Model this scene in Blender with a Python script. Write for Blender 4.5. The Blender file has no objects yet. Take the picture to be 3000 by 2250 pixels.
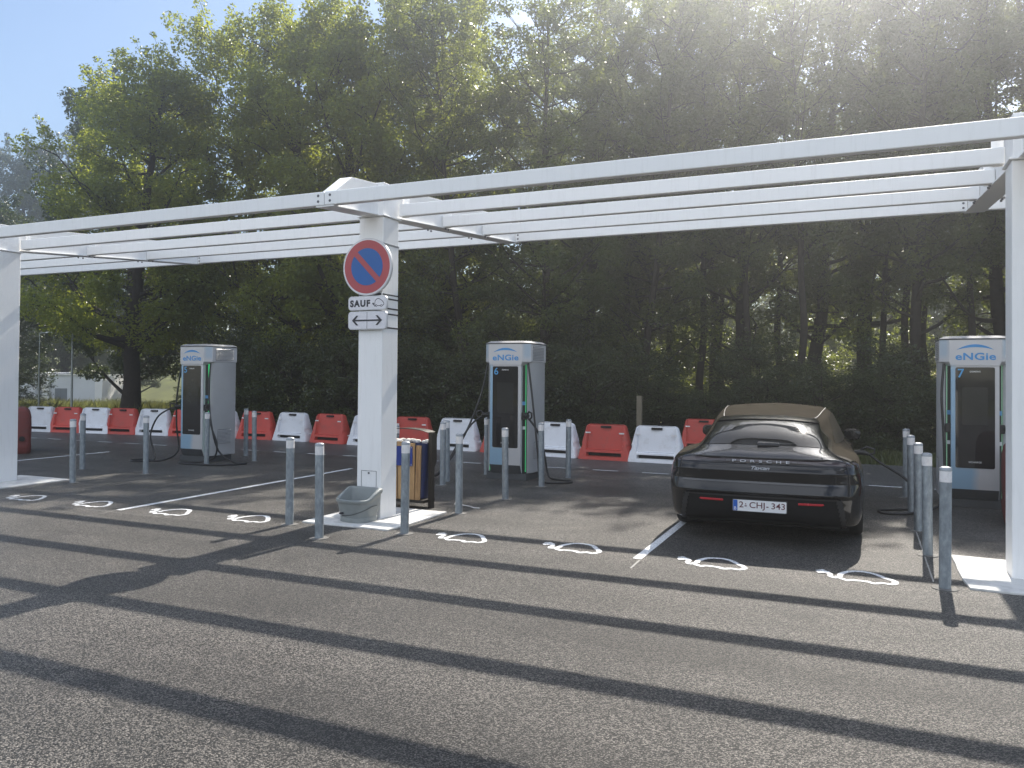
import bpy, bmesh, math, random
import numpy as np
from mathutils import Vector, Matrix

S = bpy.context.scene
COL = S.collection
R = math.radians
random.seed(4)

# ------------------------------------------------------------------ materials
def mat(name):
    m = bpy.data.materials.new(name); m.use_nodes = True
    nt = m.node_tree; nt.nodes.clear()
    return m, nt

def N(nt, t, **kw):
    n = nt.nodes.new(t)
    for k, v in kw.items():
        if k.startswith('i_'):
            key = k[2:]
            n.inputs[int(key) if key.isdigit() else key.replace('_', ' ')].default_value = v
        else:
            setattr(n, k, v)
    return n

def L(nt, a, b): nt.links.new(a, b)

def ramp(nt, fac, stops, interp='LINEAR'):
    r = N(nt, 'ShaderNodeValToRGB'); e = r.color_ramp.elements
    r.color_ramp.interpolation = interp
    while len(e) < len(stops): e.new(0.5)
    for x, (p, c) in zip(e, stops):
        x.position = p; x.color = (*c, 1) if len(c) == 3 else c
    L(nt, fac, r.inputs[0]); return r

def principled(nt, **kw):
    p = N(nt, 'ShaderNodeBsdfPrincipled'); o = N(nt, 'ShaderNodeOutputMaterial')
    for k, v in kw.items(): p.inputs[k].default_value = v
    L(nt, p.outputs[0], o.inputs[0]); return p

def simple(name, col, rough=0.5, metal=0.0, var=0.12, scale=6.0, coat=0.0, bump=0.0, bscale=200, spec=0.5, rvar=0.08):
    """base colour with a little uneven wear, so no surface is perfectly flat"""
    m, nt = mat(name); p = principled(nt, Roughness=rough, Metallic=metal)
    p.inputs['Coat Weight'].default_value = coat; p.inputs['Coat Roughness'].default_value = 0.05
    p.inputs['Specular IOR Level'].default_value = spec
    tc = N(nt, 'ShaderNodeTexCoord'); ns = N(nt, 'ShaderNodeTexNoise', i_Scale=scale, i_Detail=6.0, i_Roughness=0.6)
    L(nt, tc.outputs['Object'], ns.inputs['Vector'])
    lo = tuple(c * (1 - var) for c in col); hi = tuple(min(1, c * (1 + var)) for c in col)
    r = ramp(nt, ns.outputs[0], [(0.3, lo), (0.7, hi)]); L(nt, r.outputs[0], p.inputs['Base Color'])
    if rvar:
        mr = N(nt, 'ShaderNodeMapRange', i_3=max(0.02, rough - rvar), i_4=min(1, rough + rvar))
        L(nt, ns.outputs[0], mr.inputs[0]); L(nt, mr.outputs[0], p.inputs['Roughness'])
    if bump:
        n2 = N(nt, 'ShaderNodeTexNoise', i_Scale=bscale, i_Detail=3.0); L(nt, tc.outputs['Object'], n2.inputs['Vector'])
        b = N(nt, 'ShaderNodeBump', i_Strength=bump, i_Distance=0.01); L(nt, n2.outputs[0], b.inputs['Height']); L(nt, b.outputs[0], p.inputs['Normal'])
    return m

def weathered(name, col, dirt, rough=0.45, amt=0.5, scale=7.0, stretch=(1, 1, 1), thr=(0.48, 0.72), fade=0.12, bump=0.04):
    """plain coloured surface with blotches or runs of grime and a slightly different shade on every copy"""
    m, nt = mat(name); p = principled(nt, Roughness=rough)
    tc = N(nt, 'ShaderNodeTexCoord'); oi = N(nt, 'ShaderNodeObjectInfo')
    of = N(nt, 'ShaderNodeMath', operation='MULTIPLY', i_1=37.0); L(nt, oi.outputs['Random'], of.inputs[0])
    ad = N(nt, 'ShaderNodeVectorMath', operation='ADD'); L(nt, tc.outputs['Object'], ad.inputs[0]); L(nt, of.outputs[0], ad.inputs[1])
    mp = N(nt, 'ShaderNodeMapping'); mp.inputs['Scale'].default_value = stretch; L(nt, ad.outputs[0], mp.inputs[0])
    n1 = N(nt, 'ShaderNodeTexNoise', i_Scale=scale, i_Detail=8.0, i_Roughness=0.68); L(nt, mp.outputs[0], n1.inputs['Vector'])
    n2 = N(nt, 'ShaderNodeTexNoise', i_Scale=1.7, i_Detail=2.0); L(nt, ad.outputs[0], n2.inputs['Vector'])
    f = N(nt, 'ShaderNodeMapRange', i_1=thr[0], i_2=thr[1], i_3=0.0, i_4=amt); L(nt, n1.outputs[0], f.inputs[0])
    v = N(nt, 'ShaderNodeMapRange', i_3=1 - fade, i_4=1 + fade); L(nt, oi.outputs['Random'], v.inputs[0])
    v2 = N(nt, 'ShaderNodeMapRange', i_1=0.3, i_2=0.7, i_3=1 - fade * .5, i_4=1 + fade * .5); L(nt, n2.outputs[0], v2.inputs[0])
    vm = N(nt, 'ShaderNodeMath', operation='MULTIPLY'); L(nt, v.outputs[0], vm.inputs[0]); L(nt, v2.outputs[0], vm.inputs[1])
    sc = N(nt, 'ShaderNodeVectorMath', operation='SCALE'); sc.inputs[0].default_value = col; L(nt, vm.outputs[0], sc.inputs['Scale'])
    c = N(nt, 'ShaderNodeMix', data_type='RGBA'); L(nt, f.outputs[0], c.inputs[0]); L(nt, sc.outputs[0], c.inputs[6]); c.inputs[7].default_value = (*dirt, 1)
    L(nt, c.outputs[2], p.inputs['Base Color'])
    r = N(nt, 'ShaderNodeMapRange', i_3=rough - .08, i_4=min(1, rough + .25)); L(nt, n1.outputs[0], r.inputs[0]); L(nt, r.outputs[0], p.inputs['Roughness'])
    b = N(nt, 'ShaderNodeBump', i_Strength=bump, i_Distance=0.01); L(nt, n1.outputs[0], b.inputs['Height']); L(nt, b.outputs[0], p.inputs['Normal'])
    return m

def asphalt(name, dark, stone, cell, patch=0.25, bumpd=0.012, thr=0.45):
    m, nt = mat(name); p = principled(nt, Roughness=0.46); p.inputs['Specular IOR Level'].default_value = 0.55
    tc = N(nt, 'ShaderNodeTexCoord')
    nz = N(nt, 'ShaderNodeTexNoise', i_Scale=60.0, i_Detail=2.0); L(nt, tc.outputs['Object'], nz.inputs['Vector'])
    mixv = N(nt, 'ShaderNodeMix', data_type='VECTOR', i_0=0.008); L(nt, tc.outputs['Object'], mixv.inputs[4]); L(nt, nz.outputs['Color'], mixv.inputs[5])
    vo = N(nt, 'ShaderNodeTexVoronoi', i_Scale=cell); L(nt, mixv.outputs[1], vo.inputs['Vector'])
    vo2 = N(nt, 'ShaderNodeTexVoronoi', i_Scale=cell * 2.3); L(nt, mixv.outputs[1], vo2.inputs['Vector'])
    sep = N(nt, 'ShaderNodeSeparateColor'); L(nt, vo.outputs['Color'], sep.inputs[0])
    cr = ramp(nt, sep.outputs[0], [(0.0, tuple(d * 0.6 for d in dark)), (thr, dark), (thr + 0.2, tuple((d + s) / 2 for d, s in zip(dark, stone))), (1.0, stone)])
    # binder between the stones, with the shade of the gaps painted in
    gap_shade = ramp(nt, vo.outputs['Distance'], [(0.35, (1, 1, 1)), (0.75, (0.3, 0.3, 0.3))])
    mul = N(nt, 'ShaderNodeMix', data_type='RGBA', blend_type='MULTIPLY', i_0=1.0); L(nt, cr.outputs[0], mul.inputs[6]); L(nt, gap_shade.outputs[0], mul.inputs[7])
    # broad wear, rolling marks and stains
    w1 = N(nt, 'ShaderNodeTexNoise', i_Scale=0.45, i_Detail=5.0, i_Roughness=0.65); L(nt, tc.outputs['Object'], w1.inputs['Vector'])
    mp = N(nt, 'ShaderNodeMapping'); mp.inputs['Scale'].default_value = (0.15, 1.7, 1); L(nt, tc.outputs['Object'], mp.inputs[0])
    w2 = N(nt, 'ShaderNodeTexNoise', i_Scale=1.0, i_Detail=4.0); L(nt, mp.outputs[0], w2.inputs['Vector'])
    wa = N(nt, 'ShaderNodeMath', operation='ADD'); L(nt, w1.outputs[0], wa.inputs[0]); L(nt, w2.outputs[0], wa.inputs[1])
    wr = N(nt, 'ShaderNodeMapRange', i_1=0.75, i_2=1.25, i_3=1 - patch, i_4=1 + patch); L(nt, wa.outputs[0], wr.inputs[0])
    m2 = N(nt, 'ShaderNodeVectorMath', operation='SCALE'); L(nt, mul.outputs[2], m2.inputs[0]); L(nt, wr.outputs[0], m2.inputs['Scale'])
    # oil spots and dusty scuffs
    s1 = N(nt, 'ShaderNodeTexNoise', i_Scale=1.1, i_Detail=3.0); L(nt, tc.outputs['Object'], s1.inputs['Vector'])
    so = ramp(nt, s1.outputs[0], [(0.28, (1.45, 1.42, 1.38)), (0.36, (1, 1, 1)), (0.64, (1, 1, 1)), (0.72, (0.55, 0.55, 0.57))])
    m3 = N(nt, 'ShaderNodeVectorMath', operation='MULTIPLY'); L(nt, m2.outputs[0], m3.inputs[0]); L(nt, so.outputs[0], m3.inputs[1])
    L(nt, m3.outputs[0], p.inputs['Base Color'])
    hs = N(nt, 'ShaderNodeMath', operation='MULTIPLY_ADD', i_1=-0.6, i_2=0.7); L(nt, vo.outputs['Distance'], hs.inputs[0])
    h2 = N(nt, 'ShaderNodeMath', operation='MULTIPLY_ADD', i_1=-0.35); L(nt, vo2.outputs['Distance'], h2.inputs[0]); L(nt, hs.outputs[0], h2.inputs[2])
    h3 = N(nt, 'ShaderNodeMath', operation='MULTIPLY_ADD', i_1=0.5); L(nt, sep.outputs[1], h3.inputs[0]); L(nt, h2.outputs[0], h3.inputs[2])
    b = N(nt, 'ShaderNodeBump', i_Strength=1.0, i_Distance=bumpd); L(nt, h3.outputs[0], b.inputs['Height']); L(nt, b.outputs[0], p.inputs['Normal'])
    return m

def paint_marking(name):
    m, nt = mat(name); p = principled(nt, Roughness=0.7)
    tc = N(nt, 'ShaderNodeTexCoord'); n1 = N(nt, 'ShaderNodeTexNoise', i_Scale=70.0, i_Detail=4.0); L(nt, tc.outputs['Object'], n1.inputs['Vector'])
    r = ramp(nt, n1.outputs[0], [(0.32, (0.16, 0.16, 0.155)), (0.46, (0.66, 0.67, 0.67)), (0.7, (0.80, 0.80, 0.80))]); L(nt, r.outputs[0], p.inputs['Base Color'])
    b = N(nt, 'ShaderNodeBump', i_Strength=0.6, i_Distance=0.004); L(nt, n1.outputs[0], b.inputs['Height']); L(nt, b.outputs[0], p.inputs['Normal'])
    return m

def leaf_mat(name, c1, c2, trans, tfac=0.5, rough=0.36):
    m, nt = mat(name); o = N(nt, 'ShaderNodeOutputMaterial')
    g = N(nt, 'ShaderNodeNewGeometry'); oi = N(nt, 'ShaderNodeObjectInfo')
    mx = N(nt, 'ShaderNodeMath', operation='MULTIPLY_ADD', i_1=0.45); L(nt, oi.outputs['Random'], mx.inputs[0])
    m2 = N(nt, 'ShaderNodeMath', operation='MULTIPLY', i_1=0.6); L(nt, g.outputs['Random Per Island'], m2.inputs[0]); L(nt, m2.outputs[0], mx.inputs[2])
    r = ramp(nt, mx.outputs[0], [(0.0, c1), (1.0, c2)])
    d = N(nt, 'ShaderNodeBsdfPrincipled'); d.inputs['Roughness'].default_value = rough; d.inputs['Specular IOR Level'].default_value = 0.55
    L(nt, r.outputs[0], d.inputs['Base Color'])
    t = N(nt, 'ShaderNodeBsdfTranslucent')
    tm = N(nt, 'ShaderNodeMix', data_type='RGBA', blend_type='MIX', i_0=0.65); L(nt, r.outputs[0], tm.inputs[6]); tm.inputs[7].default_value = (*trans, 1)
    L(nt, tm.outputs[2], t.inputs[0])
    ms = N(nt, 'ShaderNodeMixShader', i_0=tfac); L(nt, d.outputs[0], ms.inputs[1]); L(nt, t.outputs[0], ms.inputs[2]); L(nt, ms.outputs[0], o.inputs[0])
    return m

def wood_mat(name, c1, c2, sx=18, sz=1.2):
    m, nt = mat(name); p = principled(nt, Roughness=0.7)
    tc = N(nt, 'ShaderNodeTexCoord'); mp = N(nt, 'ShaderNodeMapping'); mp.inputs['Scale'].default_value = (sx, sx, sz); L(nt, tc.outputs['Object'], mp.inputs[0])
    n = N(nt, 'ShaderNodeTexNoise', i_Scale=3.0, i_Detail=6.0, i_Distortion=1.5); L(nt, mp.outputs[0], n.inputs['Vector'])
    gi = N(nt, 'ShaderNodeNewGeometry'); a = N(nt, 'ShaderNodeMath', operation='MULTIPLY_ADD', i_1=0.35); L(nt, gi.outputs['Random Per Island'], a.inputs[0]); L(nt, n.outputs[0], a.inputs[2])
    r = ramp(nt, a.outputs[0], [(0.35, c1), (0.85, c2)]); L(nt, r.outputs[0], p.inputs['Base Color'])
    b = N(nt, 'ShaderNodeBump', i_Strength=0.3, i_Distance=0.01); L(nt, n.outputs[0], b.inputs['Height']); L(nt, b.outputs[0], p.inputs['Normal'])
    return m

def emit_mat(name, col, strength, base=(0.1, 0.4, 0.2)):
    m, nt = mat(name); p = principled(nt, Roughness=0.4); p.inputs['Base Color'].default_value = (*base, 1)
    p.inputs['Emission Color'].default_value = (*col, 1); p.inputs['Emission Strength'].default_value = strength
    return m

M = {}
M['asphalt'] = asphalt('new_asphalt', (0.013, 0.0125, 0.011), (0.34, 0.31, 0.272), 142.0, 0.40, 0.013, 0.43)
M['road'] = asphalt('worn_road', (0.07, 0.067, 0.065), (0.20, 0.195, 0.19), 80.0, 0.15, 0.007)
M['marking'] = paint_marking('white_marking')
M['chalk'] = simple('chalk_line', (0.30, 0.29, 0.27), 0.9)
M['concrete'] = weathered('white_concrete', (0.66, 0.65, 0.62), (0.30, 0.285, 0.26), .85, .8, 5, thr=(.46, .74), fade=.06, bump=.35)
M['steel'] = weathered('white_steel', (0.87, 0.87, 0.86), (0.52, 0.51, 0.48), .42, .30, 3.0, (9, 9, .7), (.52, .85), .02, .015)
M['bolt'] = simple('bolt_steel', (0.10, 0.10, 0.11), 0.5, 0.6)
M['seam'] = simple('seam_gap', (0.03, 0.03, 0.03), 0.8)
M['grey_strap'] = simple('grey_strap', (0.28, 0.29, 0.30), 0.45, 0.7)
M['dark_strap'] = simple('dark_strap', (0.03, 0.03, 0.033), 0.6)
M['galv'] = None
M['band'] = weathered('reflective_band', (0.74, 0.72, 0.71), (0.38, 0.36, 0.34), .4, .5, 30, thr=(.5, .8), fade=.06)
M['cap'] = simple('bollard_cap', (0.33, 0.35, 0.37), 0.5, 0.4)
M['sign_grey'] = simple('sign_grey', (0.62, 0.62, 0.63), 0.4, 0.2)
M['sign_white'] = simple('sign_white', (0.72, 0.71, 0.74), 0.38, var=0.05, scale=30)
M['sign_red'] = simple('sign_red', (0.42, 0.065, 0.075), 0.4, var=0.04)
M['sign_blue'] = simple('sign_blue', (0.006, 0.105, 0.37), 0.4, var=0.04)
M['sign_black'] = simple('sign_black', (0.018, 0.018, 0.025), 0.5)
M['ch_grey'] = simple('charger_grey', (0.40, 0.405, 0.41), 0.42, 0.12, var=0.05, scale=3)
M['ch_dark'] = simple('charger_dark', (0.055, 0.06, 0.065), 0.45)
M['ch_lid'] = simple('charger_lid', (0.34, 0.34, 0.34), 0.55, 0.2)
M['black_gloss'] = simple('black_screen', (0.010, 0.010, 0.012), 0.045, var=0.05, rvar=0.02)
M['black'] = simple('black_plastic', (0.014, 0.014, 0.015), 0.45)
M['rubber'] = simple('rubber', (0.013, 0.013, 0.014), 0.5, var=0.2, scale=20)
M['tyre'] = simple('tyre_rubber', (0.014, 0.014, 0.014), 0.75, var=0.2, scale=20)
M['led'] = emit_mat('green_led', (0.02, 0.80, 0.20), .6)
M['led_mid'] = emit_mat('green_led_mid', (0.03, 0.70, 0.20), .22)
M['led_dim'] = emit_mat('pale_led', (0.25, 0.8, 0.4), 0.10, (0.4, 0.6, 0.45))
M['logo_blue'] = simple('logo_blue', (0.045, 0.26, 0.58), 0.45, var=0.05)
M['label_blue'] = simple('label_blue', (0.10, 0.28, 0.52), 0.5)
M['label_white'] = simple('label_white', (0.65, 0.66, 0.66), 0.5)
M['bar_white'] = weathered('barrier_white', (0.72, 0.73, 0.76), (0.34, 0.31, 0.27), .45, .38, 6, thr=(.5, .78), fade=.10)
M['bar_red'] = weathered('barrier_red', (0.50, 0.055, 0.038), (0.22, 0.10, 0.08), .42, .6, 6, thr=(.5, .78), fade=.16)
M['bar_old'] = weathered('barrier_faded_red', (0.16, 0.026, 0.020), (0.08, 0.04, 0.03), .6, .7, 6)
M['shade_and_trim'] = simple('dark_shade_and_trim', (0.02, 0.018, 0.018), 0.9)  # near-black: shade painted into barrier openings, also seam line and plug
M['wood'] = wood_mat('pine_slats', (0.20, 0.105, 0.042), (0.46, 0.29, 0.135))
M['old_wood'] = wood_mat('grey_post', (0.10, 0.085, 0.06), (0.2, 0.17, 0.12), 20, 2)
M['bin_metal'] = simple('bin_metal', (0.022, 0.018, 0.014), 0.55, 0.3)
M['bin_bag'] = simple('blue_bag', (0.012, 0.02, 0.075), 0.45, var=0.3, scale=20)
M['bin_blue'] = simple('blue_plate', (0.010, 0.030, 0.20), 0.4, var=0.1)
M['paper'] = simple('paper', (0.75, 0.73, 0.70), 0.8, var=0.1)
M['orange'] = simple('orange_scrap', (0.7, 0.32, 0.08), 0.7)
M['tub'] = weathered('tub_plastic', (0.235, 0.255, 0.25), (0.15, 0.14, 0.12), .42, .5, 9, thr=(.5, .8), fade=.04)
M['glass'] = simple('car_glass', (0.006, 0.007, 0.008), 0.03, var=0.05, rvar=0.01, spec=0.14)
M['diffuser'] = simple('bumper_plastic', (0.006, 0.006, 0.0065), 0.55, var=0.1, spec=0.18)
M['trim'] = simple('gloss_trim', (0.008, 0.008, 0.009), 0.1, coat=0.6, rvar=0.02)
M['lamp_red'] = simple('light_bar', (0.020, 0.006, 0.008), 0.06, coat=0.8, rvar=0.02)
M['reflector'] = simple('red_reflector', (0.36, 0.014, 0.022), 0.25)
M['chrome'] = simple('chrome_letters', (0.30, 0.30, 0.31), 0.3, 0.8)
M['plate'] = simple('plate_white', (0.72, 0.72, 0.72), 0.35, var=0.03)
M['plate_red'] = simple('plate_letters', (0.095, 0.012, 0.018), 0.5)
M['plate_blue'] = simple('plate_blue', (0.012, 0.10, 0.42), 0.4)
M['rim'] = simple('dark_rim', (0.05, 0.05, 0.055), 0.35, 0.8)
M['bark'] = simple('bark', (0.034, 0.028, 0.022), 0.9, var=0.4, scale=9, bump=0.5, bscale=25, spec=0.2)
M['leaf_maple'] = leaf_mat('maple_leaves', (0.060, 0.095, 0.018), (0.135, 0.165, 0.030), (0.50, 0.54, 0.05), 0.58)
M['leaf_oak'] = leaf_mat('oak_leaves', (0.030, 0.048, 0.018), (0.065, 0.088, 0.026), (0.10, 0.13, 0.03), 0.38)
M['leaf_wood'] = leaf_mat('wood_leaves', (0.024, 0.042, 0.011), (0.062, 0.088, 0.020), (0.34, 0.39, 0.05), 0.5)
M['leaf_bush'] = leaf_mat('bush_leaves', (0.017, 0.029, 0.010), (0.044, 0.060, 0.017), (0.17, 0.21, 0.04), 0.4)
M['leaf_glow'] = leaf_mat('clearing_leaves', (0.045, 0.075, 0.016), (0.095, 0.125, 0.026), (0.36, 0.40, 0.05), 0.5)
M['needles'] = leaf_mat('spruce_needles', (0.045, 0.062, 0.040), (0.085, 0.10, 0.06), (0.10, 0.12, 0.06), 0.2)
M['grass_blade'] = leaf_mat('meadow_grass', (0.075, 0.095, 0.022), (0.19, 0.19, 0.06), (0.30, 0.30, 0.07), 0.45)
M['verge_blade'] = leaf_mat('verge_grass', (0.035, 0.055, 0.014), (0.09, 0.10, 0.03), (0.16, 0.19, 0.04), 0.4)
M['ground'] = simple('grass_ground', (0.135, 0.145, 0.034), 0.95, var=0.45, scale=0.9, bump=0.5, bscale=30)
M['render_white'] = simple('white_render', (0.84, 0.83, 0.80), 0.8, var=0.08, scale=0.8)
M['grey_wall'] = simple('grey_cladding', (0.66, 0.68, 0.70), 0.7, var=0.08, scale=0.8)
M['door_grey'] = simple('grey_door', (0.16, 0.18, 0.20), 0.5)
M['lamp_metal'] = simple('lamp_post', (0.30, 0.32, 0.31), 0.5, 0.5)

def galv():
    m, nt = mat('galvanised_steel'); p = principled(nt, Roughness=0.5, Metallic=0.55)
    tc = N(nt, 'ShaderNodeTexCoord'); mp = N(nt, 'ShaderNodeMapping'); mp.inputs['Scale'].default_value = (1, 1, 0.5); L(nt, tc.outputs['Object'], mp.inputs[0])
    oi = N(nt, 'ShaderNodeObjectInfo'); ad = N(nt, 'ShaderNodeVectorMath', operation='ADD'); L(nt, mp.outputs[0], ad.inputs[0])
    sc = N(nt, 'ShaderNodeMath', operation='MULTIPLY', i_1=50.0); L(nt, oi.outputs['Random'], sc.inputs[0]); L(nt, sc.outputs[0], ad.inputs[1])
    n1 = N(nt, 'ShaderNodeTexNoise', i_Scale=22.0, i_Detail=5.0, i_Roughness=0.7); L(nt, ad.outputs[0], n1.inputs['Vector'])
    r = ramp(nt, n1.outputs[0], [(0.33, (0.22, 0.25, 0.27)), (0.55, (0.31, 0.345, 0.37)), (0.72, (0.44, 0.48, 0.50))]); L(nt, r.outputs[0], p.inputs['Base Color'])
    mr = N(nt, 'ShaderNodeMapRange', i_3=0.4, i_4=0.65); L(nt, n1.outputs[0], mr.inputs[0]); L(nt, mr.outputs[0], p.inputs['Roughness'])
    return m
M['galv'] = galv()

def wrap_mat():
    """printed charger front: silver with a pale blue wash on one side"""
    m, nt = mat('charger_wrap'); p = principled(nt, Roughness=0.4, Metallic=0.05)
    tc = N(nt, 'ShaderNodeTexCoord'); sp = N(nt, 'ShaderNodeSeparateXYZ'); L(nt, tc.outputs['Object'], sp.inputs[0])
    nz = N(nt, 'ShaderNodeTexNoise', i_Scale=3.0, i_Detail=3.0); L(nt, tc.outputs['Object'], nz.inputs['Vector'])
    a = N(nt, 'ShaderNodeMath', operation='MULTIPLY_ADD', i_1=0.10); L(nt, nz.outputs[0], a.inputs[0]); L(nt, sp.outputs[0], a.inputs[2])
    lo = N(nt, 'ShaderNodeMapRange', i_1=0.10, i_2=0.0); L(nt, a.outputs[0], lo.inputs[0])
    zz = N(nt, 'ShaderNodeMapRange', i_1=0.62, i_2=0.50); L(nt, sp.outputs[2], zz.inputs[0])
    low = N(nt, 'ShaderNodeMath', operation='MULTIPLY'); L(nt, lo.outputs[0], low.inputs[0]); L(nt, zz.outputs[0], low.inputs[1])
    st = N(nt, 'ShaderNodeMapRange', i_1=-0.215, i_2=-0.235); L(nt, sp.outputs[0], st.inputs[0])
    z2 = N(nt, 'ShaderNodeMapRange', i_1=1.93, i_2=1.85); L(nt, sp.outputs[2], z2.inputs[0])
    s2 = N(nt, 'ShaderNodeMath', operation='MULTIPLY'); L(nt, st.outputs[0], s2.inputs[0]); L(nt, z2.outputs[0], s2.inputs[1])
    mx = N(nt, 'ShaderNodeMath', operation='MAXIMUM'); L(nt, low.outputs[0], mx.inputs[0]); L(nt, s2.outputs[0], mx.inputs[1])
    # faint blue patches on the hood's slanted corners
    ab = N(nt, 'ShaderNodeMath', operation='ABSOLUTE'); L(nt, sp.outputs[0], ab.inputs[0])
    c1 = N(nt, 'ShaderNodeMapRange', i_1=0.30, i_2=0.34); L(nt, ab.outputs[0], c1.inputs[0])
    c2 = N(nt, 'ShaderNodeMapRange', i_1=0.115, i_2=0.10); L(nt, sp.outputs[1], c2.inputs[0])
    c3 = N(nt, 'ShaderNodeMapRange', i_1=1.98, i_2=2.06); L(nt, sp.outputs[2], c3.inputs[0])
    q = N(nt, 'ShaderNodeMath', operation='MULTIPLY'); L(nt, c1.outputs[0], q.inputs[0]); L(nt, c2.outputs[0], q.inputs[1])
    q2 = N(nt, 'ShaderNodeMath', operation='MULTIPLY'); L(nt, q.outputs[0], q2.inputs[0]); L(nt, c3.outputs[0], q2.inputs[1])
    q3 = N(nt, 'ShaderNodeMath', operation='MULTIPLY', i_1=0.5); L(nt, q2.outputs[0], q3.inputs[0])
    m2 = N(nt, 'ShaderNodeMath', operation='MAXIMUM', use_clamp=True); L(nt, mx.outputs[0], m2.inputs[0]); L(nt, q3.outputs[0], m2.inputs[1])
    c = N(nt, 'ShaderNodeMix', data_type='RGBA'); L(nt, m2.outputs[0], c.inputs[0]); c.inputs[6].default_value = (0.55, 0.55, 0.56, 1); c.inputs[7].default_value = (0.29, 0.45, 0.59, 1)
    L(nt, c.outputs[2], p.inputs['Base Color'])
    return m
M['wrap'] = wrap_mat()

def car_paint():
    m, nt = mat('black_car_paint'); p = principled(nt, Roughness=0.14); p.inputs['Coat Weight'].default_value = 0.5; p.inputs['Coat Roughness'].default_value = 0.03
    g = N(nt, 'ShaderNodeNewGeometry'); sp = N(nt, 'ShaderNodeSeparateXYZ'); L(nt, g.outputs['Normal'], sp.inputs[0])
    tc = N(nt, 'ShaderNodeTexCoord'); so = N(nt, 'ShaderNodeSeparateXYZ'); L(nt, tc.outputs['Object'], so.inputs[0])
    up = N(nt, 'ShaderNodeMapRange', i_1=0.10, i_2=0.55, interpolation_type='SMOOTHSTEP'); L(nt, sp.outputs[2], up.inputs[0])
    # no dust is mixed in over the tailgate
    ax = N(nt, 'ShaderNodeMath', operation='ABSOLUTE'); L(nt, so.outputs[0], ax.inputs[0])
    e1 = N(nt, 'ShaderNodeMapRange', i_1=0.60, i_2=0.72, interpolation_type='SMOOTHSTEP'); L(nt, ax.outputs[0], e1.inputs[0])
    e2 = N(nt, 'ShaderNodeMapRange', i_1=0.85, i_2=1.05, interpolation_type='SMOOTHSTEP'); L(nt, so.outputs[1], e2.inputs[0])
    e = N(nt, 'ShaderNodeMath', operation='MAXIMUM'); L(nt, e1.outputs[0], e.inputs[0]); L(nt, e2.outputs[0], e.inputs[1])
    low = N(nt, 'ShaderNodeMapRange', i_1=0.66, i_2=0.80, interpolation_type='SMOOTHSTEP'); L(nt, so.outputs[2], low.inputs[0])
    rear = N(nt, 'ShaderNodeMapRange', i_1=0.16, i_2=0.45, interpolation_type='SMOOTHSTEP'); L(nt, so.outputs[1], rear.inputs[0])
    nz = N(nt, 'ShaderNodeTexNoise', i_Scale=7.0, i_Detail=3.0, i_Roughness=0.5); L(nt, tc.outputs['Object'], nz.inputs['Vector'])
    nr = N(nt, 'ShaderNodeMapRange', i_1=0.25, i_2=0.75, i_3=0.8, i_4=1.0); L(nt, nz.outputs[0], nr.inputs[0])
    f = up.outputs[0]
    for x in (e.outputs[0], low.outputs[0], rear.outputs[0], nr.outputs[0]):
        k = N(nt, 'ShaderNodeMath', operation='MULTIPLY'); L(nt, f, k.inputs[0]); L(nt, x, k.inputs[1]); f = k.outputs[0]
    k = N(nt, 'ShaderNodeMath', operation='MULTIPLY', i_1=0.75); L(nt, f, k.inputs[0]); f = k.outputs[0]
    c = N(nt, 'ShaderNodeMix', data_type='RGBA'); L(nt, f, c.inputs[0]); c.inputs[6].default_value = (0.0065, 0.0065, 0.0075, 1); c.inputs[7].default_value = (0.075, 0.065, 0.050, 1)
    L(nt, c.outputs[2], p.inputs['Base Color'])
    r = N(nt, 'ShaderNodeMapRange', i_3=0.12, i_4=0.8); L(nt, f, r.inputs[0]); L(nt, r.outputs[0], p.inputs['Roughness'])
    sl = N(nt, 'ShaderNodeMapRange', i_2=0.55, i_3=0.30, i_4=0.0); L(nt, f, sl.inputs[0]); L(nt, sl.outputs[0], p.inputs['Specular IOR Level'])
    cw = N(nt, 'ShaderNodeMapRange', i_3=0.45, i_4=0.0); L(nt, f, cw.inputs[0]); L(nt, cw.outputs[0], p.inputs['Coat Weight'])
    return m
M['paint'] = car_paint()

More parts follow.
